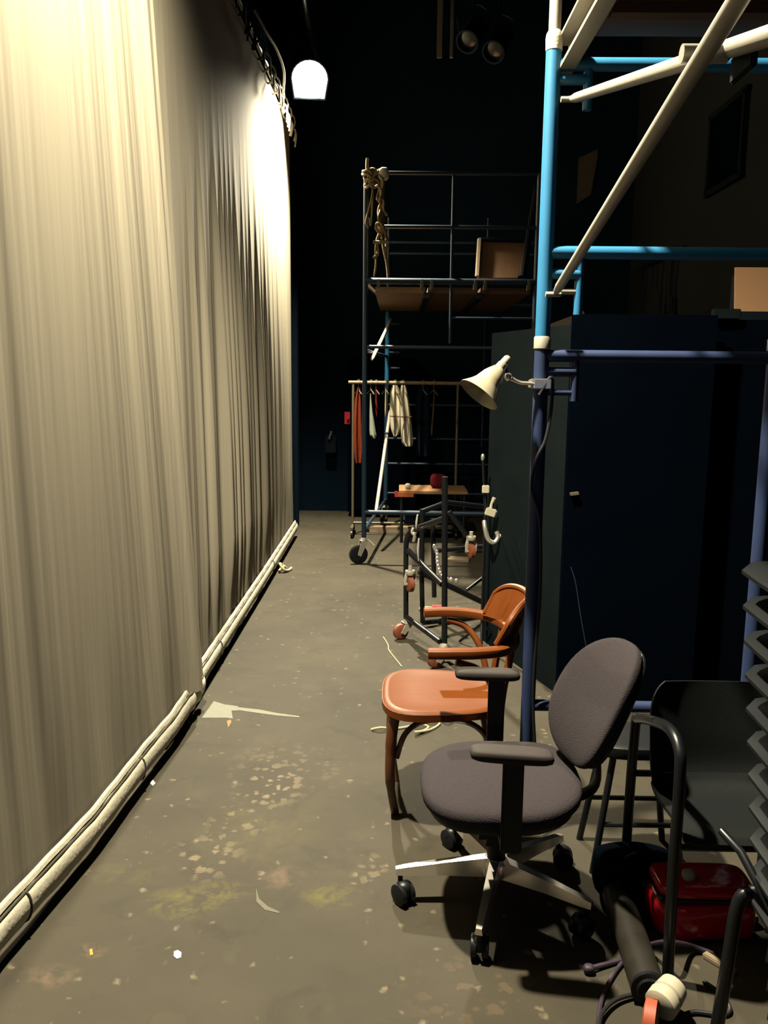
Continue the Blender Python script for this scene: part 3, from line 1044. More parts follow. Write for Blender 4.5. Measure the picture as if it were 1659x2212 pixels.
MB().path(smooth([P(877, 1335, 5.18), P(877, 1200, 5.18), P(879, 1165, 5.17), P(886, 1150, 5.16), P(897, 1140, 5.1)], 5), r_, 10).build('upright', 'black_steel', dl)
dt(dl, [(877, 1332, 5.18), (950, 1386, 4.80)], nm='bottom_rail')
dt(dl, [(960, 1390, 4.80), (961, 1030, 4.80)], .018, 'upright')
dt(dl, [(882, 1190, 5.16), (955, 1262, 4.83)], .019, 'diagonal')
dt(dl, [(897, 1142, 5.1), (960, 1120, 4.80)], nm='top_rail')
for (px, py, y, r) in ((870, 1378, 5.18, .5), (946, 1440, 4.70, .5)):
    q = fl(px, py)
    cast(dl, q.x + .03, q.y, r, .05, 'caster_brown', 'zinc', .135)
hung_caster(dl, P(886, 1232, 5.10))
d2 = thing('stage_dolly', 'black tubular dolly leaning behind the one on its edge, caster facing out', 'dolly', tuple(fl(985, 1330).xy) + (0,))
dt(d2, [(913, 1345, 5.42), (911, 1255, 5.42), (912, 1100, 5.42)], nm='upright')
dt(d2, [(912, 1105, 5.42), (965, 1085, 5.55), (1052, 1095, 5.75)], nm='top_rail')
dt(d2, [(905, 1235, 5.40), (1058, 1308, 5.6)], .02, 'diagonal')
dt(d2, [(913, 1345, 5.42), (1058, 1330, 5.7)], nm='bottom_rail')
dt(d2, [(970, 1105, 5.55), (1010, 1160, 5.55)], nm='diagonal')
dt(d2, [(1008, 1275, 5.6), (1060, 1235, 5.75)], .012, 'strut')
dt(d2, [(938, 1290, 5.6), (935, 1120, 5.65)], nm='upright')
dt(d2, [(1050, 1330, 5.75), (1052, 1095, 5.75)], nm='upright')
dt(d2, [(937, 1190, 5.6), (1050, 1180, 5.75)], nm='cross_rail')
hung_caster(d2, P(1018, 1158, 5.45), h=.15)
# chain, and white strips put in as highlights on the dolly tubes
ch = MB()
cp = smooth([P(938, 1180, 5.3), P(944, 1195, 5.3), P(945, 1215, 5.28), P(950, 1235, 5.26), P(958, 1250, 5.24), P(970, 1252, 5.22), P(995, 1256, 5.2)], 5)
for i, q in enumerate(cp[:-1]):
    if i % 2 == 0:
        ch.sellip(q, (.013, .010, .017), .9, .9, nu=8, nv=6)
single(ch, 'chain', 'chrome', 'shiny chain hanging among the black dolly tubes', 'chain')
for pts, lab in (([(902, 1112), (900, 1128), (899, 1142)], 'upper white strip painted as a highlight on the dolly tubes'),
                 ([(905, 1163), (903, 1185), (904, 1212)], 'lower white strip painted as a highlight on the dolly tubes')):
    single(MB().path([P(px, py, 5.02) for px, py in pts], [.010, .015, .006], 8, flat=(1, .5)), 'highlight_strip', 'white', lab, 'cloth', group='white strips on the dolly')
single(MB().curve([P(893, 1140, 5.05), P(890, 1150, 5.04), P(896, 1158, 5.03), P(893, 1170, 5.03), P(897, 1150, 5.03)], .009, 8, 5), 'clamp', 'chrome', 'small chrome clamp at the top corner of the tipped dolly', 'clamp')
p = fl(948, 1320)
single(MB().box((p.x, p.y, .02), (.10, .06, .04), bev=.006), 'red_box', 'red_card', 'tiny red box on the floor behind the dolly', 'box')
# scatter under the dollies: pale offcuts on the floor
for px, py, w, lab in ((920, 1318, .11, 'pale offcut on the floor left of the black upright'), (990, 1210, .22, 'brown offcut on the floor right of the black upright'),
                       (975, 1140, .10, 'pale round offcut on the floor far behind the dollies')):
    p = fl(px, py)
    single(MB().prism([(p.x - w / 2, p.y - w * .3), (p.x + w * .4, p.y - w * .4), (p.x + w / 2, p.y + w * .25), (p.x - w * .3, p.y + w * .4)], 0.001, .02), 'wood_offcut', 'fawn', lab, 'offcut')

# lighting stand with clamps in front of the dark flat
st = thing('lighting_stand', 'thin lighting stand hung with cream boxes and chrome clamps beside the dark flat', 'stand', (.52, 5.0, 0))
yS = 5.0
sx = P(1047, 1150, yS).x
MB().path([(sx, yS, 0.0), P(1048, 1100, yS), P(1043, 988, yS)], .009, 8).build('pole', 'black_steel', st)
MB().sellip(P(1043, 988, yS), (.012, .012, .022), .8, .9, nu=10, nv=6).build('tip', 'chrome', st)
for k in range(3):
    a = 2.1 * k + .4
    MB().tube((sx, yS, .16), (sx + .16 * math.cos(a), yS + .16 * math.sin(a), .01), .008, 8).build('leg', 'black_steel', st)
q = P(1049, 1057, yS - .02)
MB().box(q, (.042, .03, .048), bev=.005).build('cream_box', 'cream_plastic', st)
q = P(1060, 1107, yS - .04)
MB().box(q, (.065, .03, .05), Matrix.Rotation(.3, 3, 'Y'), bev=.006).build('cream_box', 'cream_plastic', st)
MB().path([P(1068, 1075, yS - .03), P(1062, 1088, yS - .03), P(1060, 1098, yS - .03)], [.012, .008, .01], 8).build('cable_tail', 'cream_plastic', st)
MB().curve([P(1046, 1125, yS - .03), P(1048, 1142, yS - .05), P(1055, 1165, yS - .06), P(1068, 1172, yS - .06), P(1076, 1160, yS - .05), P(1072, 1148, yS - .04)], .014, 10, 5).build('clamp', 'chrome', st)
MB().tube(P(1080, 1158, yS - .04), P(1098, 1154, yS - .04), .013, 10).build('clamp_arm', 'cream_plastic', st)
MB().sellip(P(1106, 1142, yS - .04), (.012, .012, .016), .9, .9, nu=10, nv=6).build('clamp_knob', 'orange_rubber', st)

# ------------------------------------------------------------------ black flats and the things behind them
def slab(name, pa, pb, z0, z1, th, m, label, cat='flat', battens=True):
    pa, pb = V((pa[0], pa[1], 0)), V((pb[0], pb[1], 0))
    d = pb - pa
    n_ = V((-d.y, d.x, 0)).normalized()
    if n_.y < 0:
        n_ = -n_
    root = thing(name, label, cat, tuple((pa + pb) / 2 + V((0, 0, z0))))
    vs = [pa + V((0, 0, z0)), pb + V((0, 0, z0)), pb + V((0, 0, z1)), pa + V((0, 0, z1))]
    MB().add(vs + [v + n_ * th for v in vs], [(0, 1, 2, 3), (7, 6, 5, 4), (0, 4, 5, 1), (1, 5, 6, 2), (2, 6, 7, 3), (3, 7, 4, 0)]).build('canvas', m, root)
    fb = MB()
    for q in (pa, pb):
        i = (pb - pa).normalized() * (.03 if q == pa else -.03)
        fb.box(q + i + n_ * (th + .012) + V((0, 0, (z0 + z1) / 2)), (.05, .024, z1 - z0 - .02), Matrix.Rotation(math.atan2(d.y, d.x), 3, 'Z'))
    fb.build('frame', 'fawn', root)
    return root
    return root


pa = at(1063, 720, 5.15)
pb = at(1238, 700, 4.25)
slab('scenery_flat', (pa.x, pa.y), (pb.x, pb.y), 0, (pa.z + pb.z) / 2, .03, 'flat_dark', 'dark grey flat standing behind the bright blue scaffold post')
pc = at(1240, 678, 4.1)
pd = at(1552, 678, 4.1)
flat_b = slab('scenery_flat', (pc.x, 4.1), (pd.x, 4.1), 0, pc.z, .05, 'flat_black', 'wide black flat behind the near scaffold, right of the dark grey flat')
pe = at(1549, 704, 4.25)
slab('scenery_flat', (pe.x, 4.25), (pe.x + .9, 4.18), 0, pe.z + .03, .05, 'flat_black', 'black flat at the right edge below the tan board')
q = at(1572, 693, 4.2)
single(MB().box((q.x, 4.23, pe.z + .03 + .025), (.13, .05, .05), bev=.004), 'grey_box', 'flat_dark', 'small dark grey box on top of the black flat, left of the tan board', 'box')
# tan board standing on the wagon behind the flats
wq = at(1588, 673, 4.75)
bw = thing('tan_board', 'plain tan board standing upright above the black flats at the right edge', 'board', (wq.x + .3, 4.75, 0))
za, zb = at(1588, 673, 4.75).z, at(1603, 572, 4.75).z
xa, xb = at(1588, 673, 4.75).x, at(1605, 572, 4.75).x
vs = [V((xa, 4.75, za)), V((xa + .60, 4.75, za)), V((xa + .60, 4.85, zb)), V((xb, 4.85, zb))]
MB().add(vs + [v + V((0, .018, 0)) for v in vs], [(0, 1, 2, 3), (7, 6, 5, 4), (0, 4, 5, 1), (1, 5, 6, 2), (2, 6, 7, 3), (3, 7, 4, 0)]).build('panel', 'tan', bw)
for x in (xa + .06, xa + .5):
    MB().box((x, 4.90, zb / 2 - .02), (.05, .05, zb - .04)).build('prop_leg', 'black_paint', bw)
MB().box((xa + .3, 4.80, za - .03), (.6, .14, .06)).build('ledge', 'black_paint', bw)
single(MB().prism([(1.30, 4.5), (1.42, 4.5), (1.42, 4.52), (1.30, 4.52)], 0, .01), 'paper_scrap', 'card', 'scrap of card on the floor behind the black flat', 'paper')
# card wedge seen between dark flat and black flat
wk = [at(1168, 720, 5.9), at(1262, 720, 5.9), at(1262, 672, 5.9), at(1168, 708, 5.9)]
t = thing('stacked_board', 'tan edged board lying behind the dark grey flat', 'board', (wk[0].x, 5.9, 0))
MB().add(wk + [v + V((0, .03, 0)) for v in wk], [(0, 1, 2, 3), (7, 6, 5, 4), (0, 4, 5, 1), (1, 5, 6, 2), (2, 6, 7, 3), (3, 7, 4, 0)]).build('panel', 'card', t)
for x in (wk[0].x + .06, wk[1].x - .06):
    MB().box((x, 5.96, wk[0].z / 2), (.05, .05, wk[0].z)).build('support', 'black_paint', t)
# tools hanging on the right wall
tools = (('gaff_pole', 1345, 380, 690, .022, 'dim_metal', 'long dull metal pipe upright on the right wall', 'pipe'),)
for nm, px, p0, p1, r, m, lab, cat in tools:
    d_ = ray(px, 500)
    y = XR * d_.y / d_.x - .12
    x = at(px, 500, y).x
    single(MB().tube((x, y, 0), (x, y, at(px, p0 - 120, y).z), r), nm, m, lab, cat)
rail_y0, rail_y1 = 8.0, 9.1
yy = lambda px: (XR - .07) * ray(px, 600).y / ray(px, 600).x
zrail = at(1420, 556, yy(1420)).z
single(MB().tube((XR - .03, yy(1460) - .1, zrail), (XR - .03, yy(1372) + .1, zrail), .018).box((XR - .015, yy(1420), zrail), (.04, .9, .05)), 'tool_rail', 'black_paint',
       'dark rail on the right wall that carries hanging tools', 'rail')
for i, (px, py0, py1, w) in enumerate(((1383, 570, 650, .02), (1386, 600, 676, .012), (1407, 565, 622, .018), (1428, 605, 676, .028), (1446, 570, 640, .022), (1450, 620, 676, .05))):
    y = yy(px)
    z1, z0 = at(px, py1, y).z, at(px, py0, y).z
    t_ = MB()
    t_.path([(XR - .05, y, zrail), (XR - .055, y, zrail - .05), (XR - .06, y, z0 - (z0 - z1) * .45)], .008, 6)
    t_.path([(XR - .06, y, z0 - (z0 - z1) * .4), (XR - .06, y, z1)], [w * .8, w], 8, flat=(1, .5))
    single(t_, 'hanging_tool', 'black_paint', ('longest and leftmost dark tool', 'thin dark tool second from left', 'short dark hook third', 'dark paddle shaped tool fourth', 'dark tool second from right', 'broad dark tool at the right end')[i]
           + ' hanging on the right wall rail', 'tool', group='dark tools hanging on the right wall')
# a shuttered window and a pale notice high on the right wall
y0, y1 = XR * ray(1612, 300).y / ray(1612, 300).x, XR * ray(1542, 300).y / ray(1542, 300).x
zz0, zz1 = at(1575, 400, (y0 + y1) / 2).z, at(1575, 225, (y0 + y1) / 2).z
wm = MB()
for z in (zz0, zz1):
    wm.box((XR - .02, (y0 + y1) / 2, z), (.05, y1 - y0 + .08, .05))
for y in (y0, y1):
    wm.box((XR - .02, y, (zz0 + zz1) / 2), (.05, .05, zz1 - zz0))
w1 = struct('window_1', wm, 'flat_dark')
MB().box((XR - .008, (y0 + y1) / 2, (zz0 + zz1) / 2), (.012, y1 - y0, zz1 - zz0)).build('shutter', 'flat_black', w1)
ny = YB
p0, p1 = at(1246, 440, ny - .03), at(1292, 322, ny - .03)
single(MB().add([p0, p0 + V((.16, 0, .10)), p1 + V((0, 0, -.1)), p1, V((p0.x, p0.y, p1.z - .1))] + [q + V((0, .02, 0)) for q in (p0, p0 + V((.16, 0, .10)), p1 + V((0, 0, -.1)), p1, V((p0.x, p0.y, p1.z - .1)))],
               [(0, 1, 2, 3, 4), (9, 8, 7, 6, 5), (0, 5, 6, 1), (1, 6, 7, 2), (2, 7, 8, 3), (3, 8, 9, 4), (4, 9, 5, 0)]), 'wall_notice', 'card', 'pale five sided panel high on the back wall at the right', 'panel')

# things hanging in the flies
for px, w, lab in ((957, .05, 'left and wider of two dim battens hanging high in the dark'), (983, .03, 'right and thinner of two dim battens hanging high in the dark')):
    b = at(px - 8, 125, 8.2)
    single(MB().box((b.x, 8.2, (b.z + ZC) / 2), (w, .04, ZC - b.z), bev=.004), 'hanging_batten', 'card', lab, 'batten', group='two battens hanging in the flies')
for px, py, lab in ((1022, 70, 'dim stage lantern hanging in the dark, left of its neighbour'), (1078, 92, 'dim stage lantern hanging in the dark, nearer the scaffold post')):
    c = at(px, py, 7.6)
    t = thing('stage_lantern', lab, 'lamp', tuple(c + V((0, 0, .3))), 'dim lanterns in the flies')
    MB().lathe(c, (-.35, -.6, -.7), [(-.16, .05), (-.14, .085), (.1, .095), (.16, .10), (.16, .085), (.12, .08)], 18).build('body', 'black_paint', t)
    MB().lathe(c, (-.35, -.6, -.7), [(.12, .078), (.125, .06), (.13, .0)], 18, caps=False).build('lens', 'lantern_lens', t)
    MB().curve([c + V((-.12, 0, 0)), c + V((-.12, 0, .16)), c + V((0, 0, .22)), c + V((.12, 0, .16)), c + V((.12, 0, 0))], .01, 6, 5).build('yoke', 'black_steel', t)
    MB().tube(c + V((0, 0, .21)), c + V((0, 0, .34)), .016).build('clamp', 'black_steel', t)
zb_ = at(1022, 70, 7.6).z + .30
single(MB().tube((-.2, 7.6, zb_), (2.5, 7.6, zb_), .024), 'fly_pipe', 'black_steel', 'dark pipe across the flies carrying the dim lanterns', 'pipe')

# ------------------------------------------------------------------ clip lamp on the blue post
cl = thing('clip_lamp', 'cream bell shaped clip lamp clamped to the blue scaffold post', 'lamp', (PX, PY, 1.64))
ap = at(1099, 771, 2.84)
oc = at(1034, 853, 2.80)
ax = (oc - ap).normalized()
ln = (oc - ap).length
pf = [(0, .009), (.006, .013), (.03, .0145), (.032, .0165), (.05, .018), (.052, .020), (.07, .030), (.088, .038), (.10, .041), (.125, .048), (ln - .022, .060), (ln - .004, .0735), (ln, .0755)]
MB().lathe(ap, ax, pf + [(ln + .001, .074), (ln - .01, .069), (ln - .03, .055), (.10, .036)], 36).build('shade', 'enamel_cream', cl)
MB().lathe(ap, ax, [(.13, .002), (.115, .016), (.100, .018), (.09, .012)], 16).build('bulb', 'inner', cl)
jt = at(1098, 814, 2.86)
MB().sellip(jt, (.014, .014, .014), 1, 1, nu=12, nv=8).build('swivel', 'chrome', cl)
MB().curve([ap + ax * .06 + V((.012, .02, -.01)), jt + V((-.01, 0, .03)), jt], .006, 8, 5).build('neck', 'black_steel', cl)
MB().path([jt, at(1115, 823, 2.87), at(1126, 827, 2.87), at(1160, 829, 2.87)], [.008, .006, .006, .007], 8).build('arm', 'chrome', cl)
cp_ = at(1164, 829, 2.87)
cm = MB()
for s in (-1, 1):
    cm.box((PX, PY - .034 if s < 0 else PY + .034, cp_.z), (.06, .010, .035), bev=.003)
cm.box((PX - .033, PY, cp_.z), (.01, .07, .03), bev=.003)
cm.build('clamp_jaw', 'chrome', cl)
# cable taped down the post
single(MB().curve([V((PX - .010, PY - .036, 1.60)), V((PX + .03, PY - .03, 1.66)), V((PX + .036, PY - .02, 1.56)), V((PX + .018, PY - .034, 1.45)), V((PX - .012, PY - .038, 1.38)), V((PX - .022, PY - .030, 1.28)),
                   V((PX + .01, PY - .036, 1.16)), V((PX + .022, PY - .030, .9)), V((PX + .012, PY - .035, .5)), V((PX + .06, PY - .06, .02))], .006, 8, 8), 'lamp_lead', 'cable_black',
       'thin black lead winding down the lower blue post from the clip lamp', 'cable')
# thin cord hanging on the black flat
single(MB().curve([at(1233, 1225, 4.094), at(1244, 1262, 4.094), at(1256, 1340, 4.094), at(1274, 1440, 4.094), at(1282, 1500, 4.094)], .003, 6, 6), 'thin_cord', 'dimmed_blue', 'thin cord hanging down the front of the wide black flat', 'cord')
q = at(1240, 1066, 4.09)
MB().box((q.x, 4.085, q.z), (.04, .03, .012), Matrix.Rotation(-.15, 3, 'Y')).build('metal_catch', 'dim_metal', flat_b)

# ------------------------------------------------------------------ bentwood armchair
bc = thing('bentwood_armchair', 'orange brown bentwood armchair with a round-fronted seat, facing the curtain', 'chair', (.2, 3.1, 0))
CYB = 3.10


def seat_outline(k=1.0, n=40):
    out = []
    for i in range(n):
        a = 2 * math.pi * i / n
        c, s = math.cos(a), math.sin(a)
        ex = .62
        x = math.copysign(abs(c) ** ex, c)
        y = math.copysign(abs(s) ** ex, s)
        wy = .232 - .030 * x            # narrower at the back
        out.append((.185 + .235 * x * k, CYB + wy * y * k))
    return out


so = seat_outline()
MB().prism(so, .422, .449).build('seat_rim', 'bentwood', bc)
inner = seat_outline(.93)
sm = MB()
n = len(so)
r2 = seat_outline(.985)
sm.add([V((x, y, .450)) for x, y in r2] + [V((x, y, .459)) for x, y in inner] + [V((x, y, .456)) for x, y in seat_outline(.88)] + [V((x, y, .4535)) for x, y in seat_outline(.5)],
       [(i + k * n, (i + 1) % n + k * n, (i + 1) % n + (k + 1) * n, i + (k + 1) * n) for k in range(3) for i in range(n)] + [tuple(range(3 * n, 4 * n))])
sm.build('seat', 'bentwood', bc, angle=60)
# front legs, rear legs
for s in (-1, 1):
    MB().path(smooth([(.000, CYB + s * .165, .41), (-.012, CYB + s * .168, .30), (-.012, CYB + s * .166, .15), (.008, CYB + s * .118 if s < 0 else CYB + s * .15, .0)], 6), [.021] * 7 + [.019] * 6 + [.016] * 6, 12).build('front_leg', 'bent_dark', bc)
    MB().path(smooth([(.36, CYB + s * .17, .41), (.375, CYB + s * .175, .25), (.42, CYB + s * .19, .0)], 6), [.019] * 6 + [.016] * 7, 12).build('rear_leg', 'bent_dark', bc)
    # rear post: seat to arm hoop to back panel
    MB().curve([(.395, CYB + s * .13, .41), (.405, CYB + s * .135, .52), (.425, CYB + s * .135, .64), (.435, CYB + s * .13, .72), (.455, CYB + s * .125, .78)], .016, 10, 6, flat=(1.2, .9)).build('back_post', 'bentwood', bc)
    # bent brace below each arm
    MB().curve([(.215, CYB + s * .262, .660), (.29, CYB + s * .255, .635), (.345, CYB + s * .22, .57), (.375, CYB + s * .19, .47), (.38, CYB + s * .185, .42)], .013, 10, 7).build('arm_brace', 'bentwood', bc)
    # arched stretcher below the seat side
    MB().curve([(.01, CYB + s * .165, .25), (.04, CYB + s * .16, .34), (.10, CYB + s * .15, .385), (.19, CYB + s * .145, .395), (.28, CYB + s * .15, .385), (.34, CYB + s * .16, .34), (.37, CYB + s * .17, .25)], .011, 8, 6).build('arch_stretcher', 'bent_dark', bc)
MB().curve([(0, CYB - .16, .25), (0, CYB - .13, .34), (-.005, CYB, .39), (0, CYB + .13, .34), (0, CYB + .16, .25)], .011, 8, 6).build('arch_stretcher', 'bent_dark', bc)
# arm hoop: one flat bent bar
hoop = [(.118, CYB - .262, .690), (.20, CYB - .268, .693), (.30, CYB - .258, .693), (.385, CYB - .215, .690), (.435, CYB - .12, .688), (.450, CYB, .688),
        (.435, CYB + .12, .688), (.385, CYB + .215, .690), (.30, CYB + .258, .693), (.20, CYB + .268, .693), (.118, CYB + .262, .690)]
hp = smooth(hoop, 8)
hm = MB()
w_, h_ = .023, .019
vs, fs = [], []
for i, p in enumerate(hp):
    d = (hp[min(i + 1, len(hp) - 1)] - hp[max(i - 1, 0)]).normalized()
    s_ = V((-d.y, d.x, 0)).normalized()
    for k in range(12):
        a = 2 * math.pi * k / 12
        ca, sa = math.cos(a), math.sin(a)
        vs.append(p + s_ * math.copysign(abs(ca) ** .6, ca) * w_ + V((0, 0, 1)) * math.copysign(abs(sa) ** .6, sa) * h_)
m_ = len(hp)
for i in range(m_ - 1):
    for k in range(12):
        l = (k + 1) % 12
        fs.append((i * 12 + k, i * 12 + l, (i + 1) * 12 + l, (i + 1) * 12 + k))
fs += [tuple(range(12))[::-1], tuple((m_ - 1) * 12 + k for k in range(12))]
hm.add(vs, fs)
hm.build('arm_hoop', 'bentwood', bc)


def back_panel(u, v):
    a = (u - .5) * 2
    edge = abs(a)
    y = CYB + .205 * a * (1 + .04 * v)
    x = .452 - .100 * edge ** 2.0 + .045 * v
    zt = .842 - .055 * edge ** 5
    z = .70 + (zt - .70) * v
    return V((x, y, z))


MB().sheet(back_panel, 24, 8, (.016, 0, .004)).build('back_panel', 'bentwood', bc, angle=50)
rimp = [back_panel(i / 24, 1) + V((.008, 0, .003)) for i in range(25)]
MB().path([back_panel(0, .1) + V((.008, 0, 0)), back_panel(0, .5) + V((.008, 0, 0)), back_panel(0, .85) + V((.008, 0, 0))] + rimp + [back_panel(1, .85) + V((.008, 0, 0)), back_panel(1, .5) + V((.008, 0, 0)), back_panel(1, .1) + V((.008, 0, 0))], .0125, 8).build('back_rim', 'bentwood', bc)

# ------------------------------------------------------------------ office chair
OC = V((.330, 2.46, 0))
oc_ = thing('office_chair', 'charcoal fabric swivel office chair with a chrome five star base in the foreground', 'chair', tuple(OC))


def seatfn(p):
    q = p.copy()
    if q.x < 0:
        q.z += -.018 * (q.x / .24) ** 2 * (1 if q.z > 0 else 1)
    q.z += -.010 * (q.y / .25) ** 2 + .012 * sst(.05, .22, q.x)
    return q


SCX, SCY = OC.x - .005, OC.y - .045
MB().sellip((SCX, SCY, .437), (.242, .252, .036), .55, .72, seatfn, 48, 16).build('seat', 'charcoal', oc_, angle=80)
MB().sellip((SCX, SCY, .402), (.225, .235, .024), .4, .72, seatfn, 40, 10).build('seat_pan', 'black_plastic', oc_)
# backrest
byaw = math.radians(16)
BC = V((.615, 2.425, .690))
RB = Matrix.Rotation(byaw, 3, 'Z') @ Matrix.Rotation(math.radians(27), 3, 'Y')


def backfn(p):
    q = p.copy()
    q.x += -.055 * (q.y / .22) ** 2 + .02 * (q.z / .25) ** 2
    q.y *= 1 - .10 * (q.z / .25)
    return RB @ q


MB().sellip(BC, (.030, .170, .205), .85, .55, lambda p: backfn(V((p.x, p.y, p.z))), 40, 24).build('backrest', 'charcoal', oc_, angle=80)
MB().sellip(BC + RB @ V((.027, 0, 0)), (.016, .163, .197), .85, .5, lambda p: backfn(V((p.x, p.y, p.z))), 36, 20).build('back_shell', 'black_plastic', oc_, angle=80)
MB().path(smooth([(OC.x + .05, OC.y - .02, .375), (OC.x + .22, OC.y - .02, .365), (OC.x + .30, OC.y - .025, .42), BC + RB @ V((.05, 0, -.08)), BC + RB @ V((.045, 0, .05))], 6), .016, 8, flat=(2.0, .6)).build('back_bar', 'black_plastic', oc_)
for s, ya in ((-1, 2.130), (1, 2.755)):
    x0a, x1a = .212, .425
    MB().sellip(((x0a + x1a) / 2, ya, .648), (.112, .034, .018), .5, .45, lambda p: V((p.x, p.y - .12 * p.x * (1 if s < 0 else .4), p.z)), 28, 10).build('armrest', 'arm_foam', oc_, angle=70)
    xm = .325 if s < 0 else .352
    MB().box((xm, ya, .50), (.058, .020, .28), bev=.006).box((xm, (ya + OC.y + s * .06) / 2, .372), (.052, abs(ya - OC.y - s * .06), .014), bev=.003).build('arm_post', 'black_plastic', oc_)
MB().box((OC.x, OC.y, .365), (.22, .17, .05), bev=.015).build('mechanism', 'black_plastic', oc_)
MB().lathe((OC.x, OC.y, .12), (0, 0, 1), [(0, .030), (.10, .030), (.105, .024), (.22, .024), (.225, .034), (.245, .034)], 20).build('gas_lift', 'black_plastic', oc_)
MB().box((OC.x, OC.y - .02, .292), (.125, .115, .155), bev=.022).build('column_cover', 'black_plastic', oc_)
hub = MB()
hub.lathe((OC.x, OC.y, .085), (0, 0, 1), [(0, .035), (.01, .045), (.05, .045), (.065, .035)], 20)
hub.build('hub', 'chrome', oc_)
for k in range(5):
    a = math.radians(183 + 72 * k)
    d = V((math.cos(a), math.sin(a), 0))
    s_ = V((-d.y, d.x, 0))
    e = OC + d * .315
    ar = MB()
    sec = ((.03, .020, .088, .150), (.17, .017, .094, .135), (.29, .014, .092, .118), (.32, .011, .092, .112))
    vs = []
    for (r, w, z0, z1) in sec:
        c = OC + d * r
        vs += [c + s_ * w + V((0, 0, z0)), c - s_ * w + V((0, 0, z0)), c - s_ * w * .75 + V((0, 0, z1)), c + s_ * w * .75 + V((0, 0, z1))]
    fs = [(3, 2, 1, 0), (12, 13, 14, 15)]
    for i in range(3):
        for j in range(4):
            l = (j + 1) % 4
            fs.append((i * 4 + j, i * 4 + l, (i + 1) * 4 + l, (i + 1) * 4 + j))
    ar.add(vs, fs)
    ao = ar.build('base_arm', 'chrome', oc_, angle=30)
    sp = MB()
    sp.tube(e + V((0, 0, .095)) - d * .01, e + V((0, 0, .055)) - d * .01, .008)
    wd = Matrix.Rotation(.6 + k * 1.1, 3, 'Z') @ d
    c = e - d * .01 + Matrix.Rotation(math.pi / 2, 3, 'Z') @ wd * .018 + V((0, 0, .034))
    for sg in (-1, 1):
        sp.lathe(c + wd * (sg * .017) - wd * .009, wd, [(0, .024), (.003, .034), (.017, .034), (.020, .024)], 18)
    sp.tube(c - wd * .02, c + wd * .02, .006)
    sp.sellip(c + V((0, 0, .014)), (.027, .027, .027), .8, .9, nu=14, nv=8)
    sp.build('twin_caster', 'black_plastic', ao)

# ------------------------------------------------------------------ black armchair, stool, bag, red case
ac = thing('black_armchair', 'black tubular armchair with a rounded backrest at the right, facing the camera', 'chair', (.98, 2.3, 0))
AX0, AX1 = .765, 1.215
for x in (AX0, AX1):
    MB().path(smooth([(x + .005, 2.10, .012), (x, 2.10, .30), (x, 2.10, .60), (x, 2.125, .68), (x - .003, 2.20, .700), (x, 2.36, .655), (x + .005, 2.50, .60), (x + .005, 2.535, .56), (x + .005, 2.55, .3), (x + .01, 2.57, .012)], 6), .0158, 12).build('side_frame', 'black_steel', ac)
for y, z in ((2.11, .40), (2.54, .40)):
    MB().tube((AX0, y, z), (AX1, y, z), .011, 10).build('cross_bar', 'black_steel', ac)


def shell(u, v):
    # v: 0 seat front ... 1 top of the back
    a = (u - .5) * 2
    prof = smooth([(2.08, .425), (2.12, .447), (2.25, .435), (2.36, .425), (2.42, .46), (2.455, .58), (2.485, .745)], 6)
    q = v * (len(prof) - 1)
    return a, q, prof


_prof = smooth([V((0, 2.09, .418)), V((0, 2.13, .44)), V((0, 2.25, .432)), V((0, 2.36, .428)), V((0, 2.425, .47)), V((0, 2.455, .59)), V((0, 2.485, .735))], 6)


def shell_pt(lo_i, hi_i):
    def f(u, v):
        q = lo_i + (hi_i - lo_i) * v
        i = min(int(q), len(_prof) - 2)
        p = _prof[i].lerp(_prof[i + 1], q - i)
        a = (u - .5) * 2
        w = .205
        tv = q / (len(_prof) - 1)
        e = 1.0
        if tv > .86:
            e = 1 - .22 * ((tv - .86) / .14) ** 2.4
        if tv < .08:
            e = 1 - .12 * ((.08 - tv) / .08) ** 2
        return V((.99 + w * a * e, p.y - .03 * a * a * (1 if tv > .6 else .2), p.z + .008 * a * a))
    return f


MB().sheet(shell_pt(0, 23.6), 16, 18, (0, .004, -.012)).build('seat', 'black_shell', ac, angle=60)
MB().sheet(shell_pt(23.62, 36), 16, 16, (0, .012, -.003)).build('backrest', 'black_shell', ac, angle=60)

stl = thing('black_stool', 'black stool with splayed tube legs behind the office chair', 'stool', (.83, 2.72, 0))
MB().sellip((.83, 2.72, .43), (.155, .115, .028), .4, .6, nu=28, nv=10).build('seat', 'black_plastic', stl)
for sx_ in (-1, 1):
    for sy in (-1, 1):
        MB().tube((.83 + sx_ * .09, 2.72 + sy * .07, .42), (.83 + sx_ * .15, 2.72 + sy * .105, 0), .0115, 10).build('leg', 'black_steel', stl)
for sy in (-1, 1):
    MB().tube((.83 - .125, 2.72 + sy * .092, .17), (.83 + .125, 2.72 + sy * .092, .17), .009, 8).build('stretcher', 'black_steel', stl)

bgp = fl(1375, 1905)
bag = thing('black_bag', 'slumped black bag on the floor under the armchair, behind the red case', 'bag', (.76, 2.50, 0))


def bagfn(p):
    q = p.copy()
    nn = noise.noise(q * 9) * .02
    return q + V((nn, nn * .6, nn * .8 if q.z > 0 else 0))


MB().sellip((.80, 2.50, .080), (.155, .075, .080), .6, .6, bagfn, 32, 16).build('body', 'black_cloth', bag, angle=80)
MB().curve([(.73, 2.45, .13), (.75, 2.43, .175), (.81, 2.43, .185), (.87, 2.44, .13)], .009, 8, 6).build('handle', 'black_cloth', bag)

rcase = thing('red_case', 'glossy red plastic case with a black band, on the floor under the armchair', 'case', (.95, 2.33, 0))


def redfn(p):
    q = p.copy()
    q.z *= 1 + .08 * math.sin(q.x * 14)
    q.y += .01 * math.sin(q.x * 25)
    return q


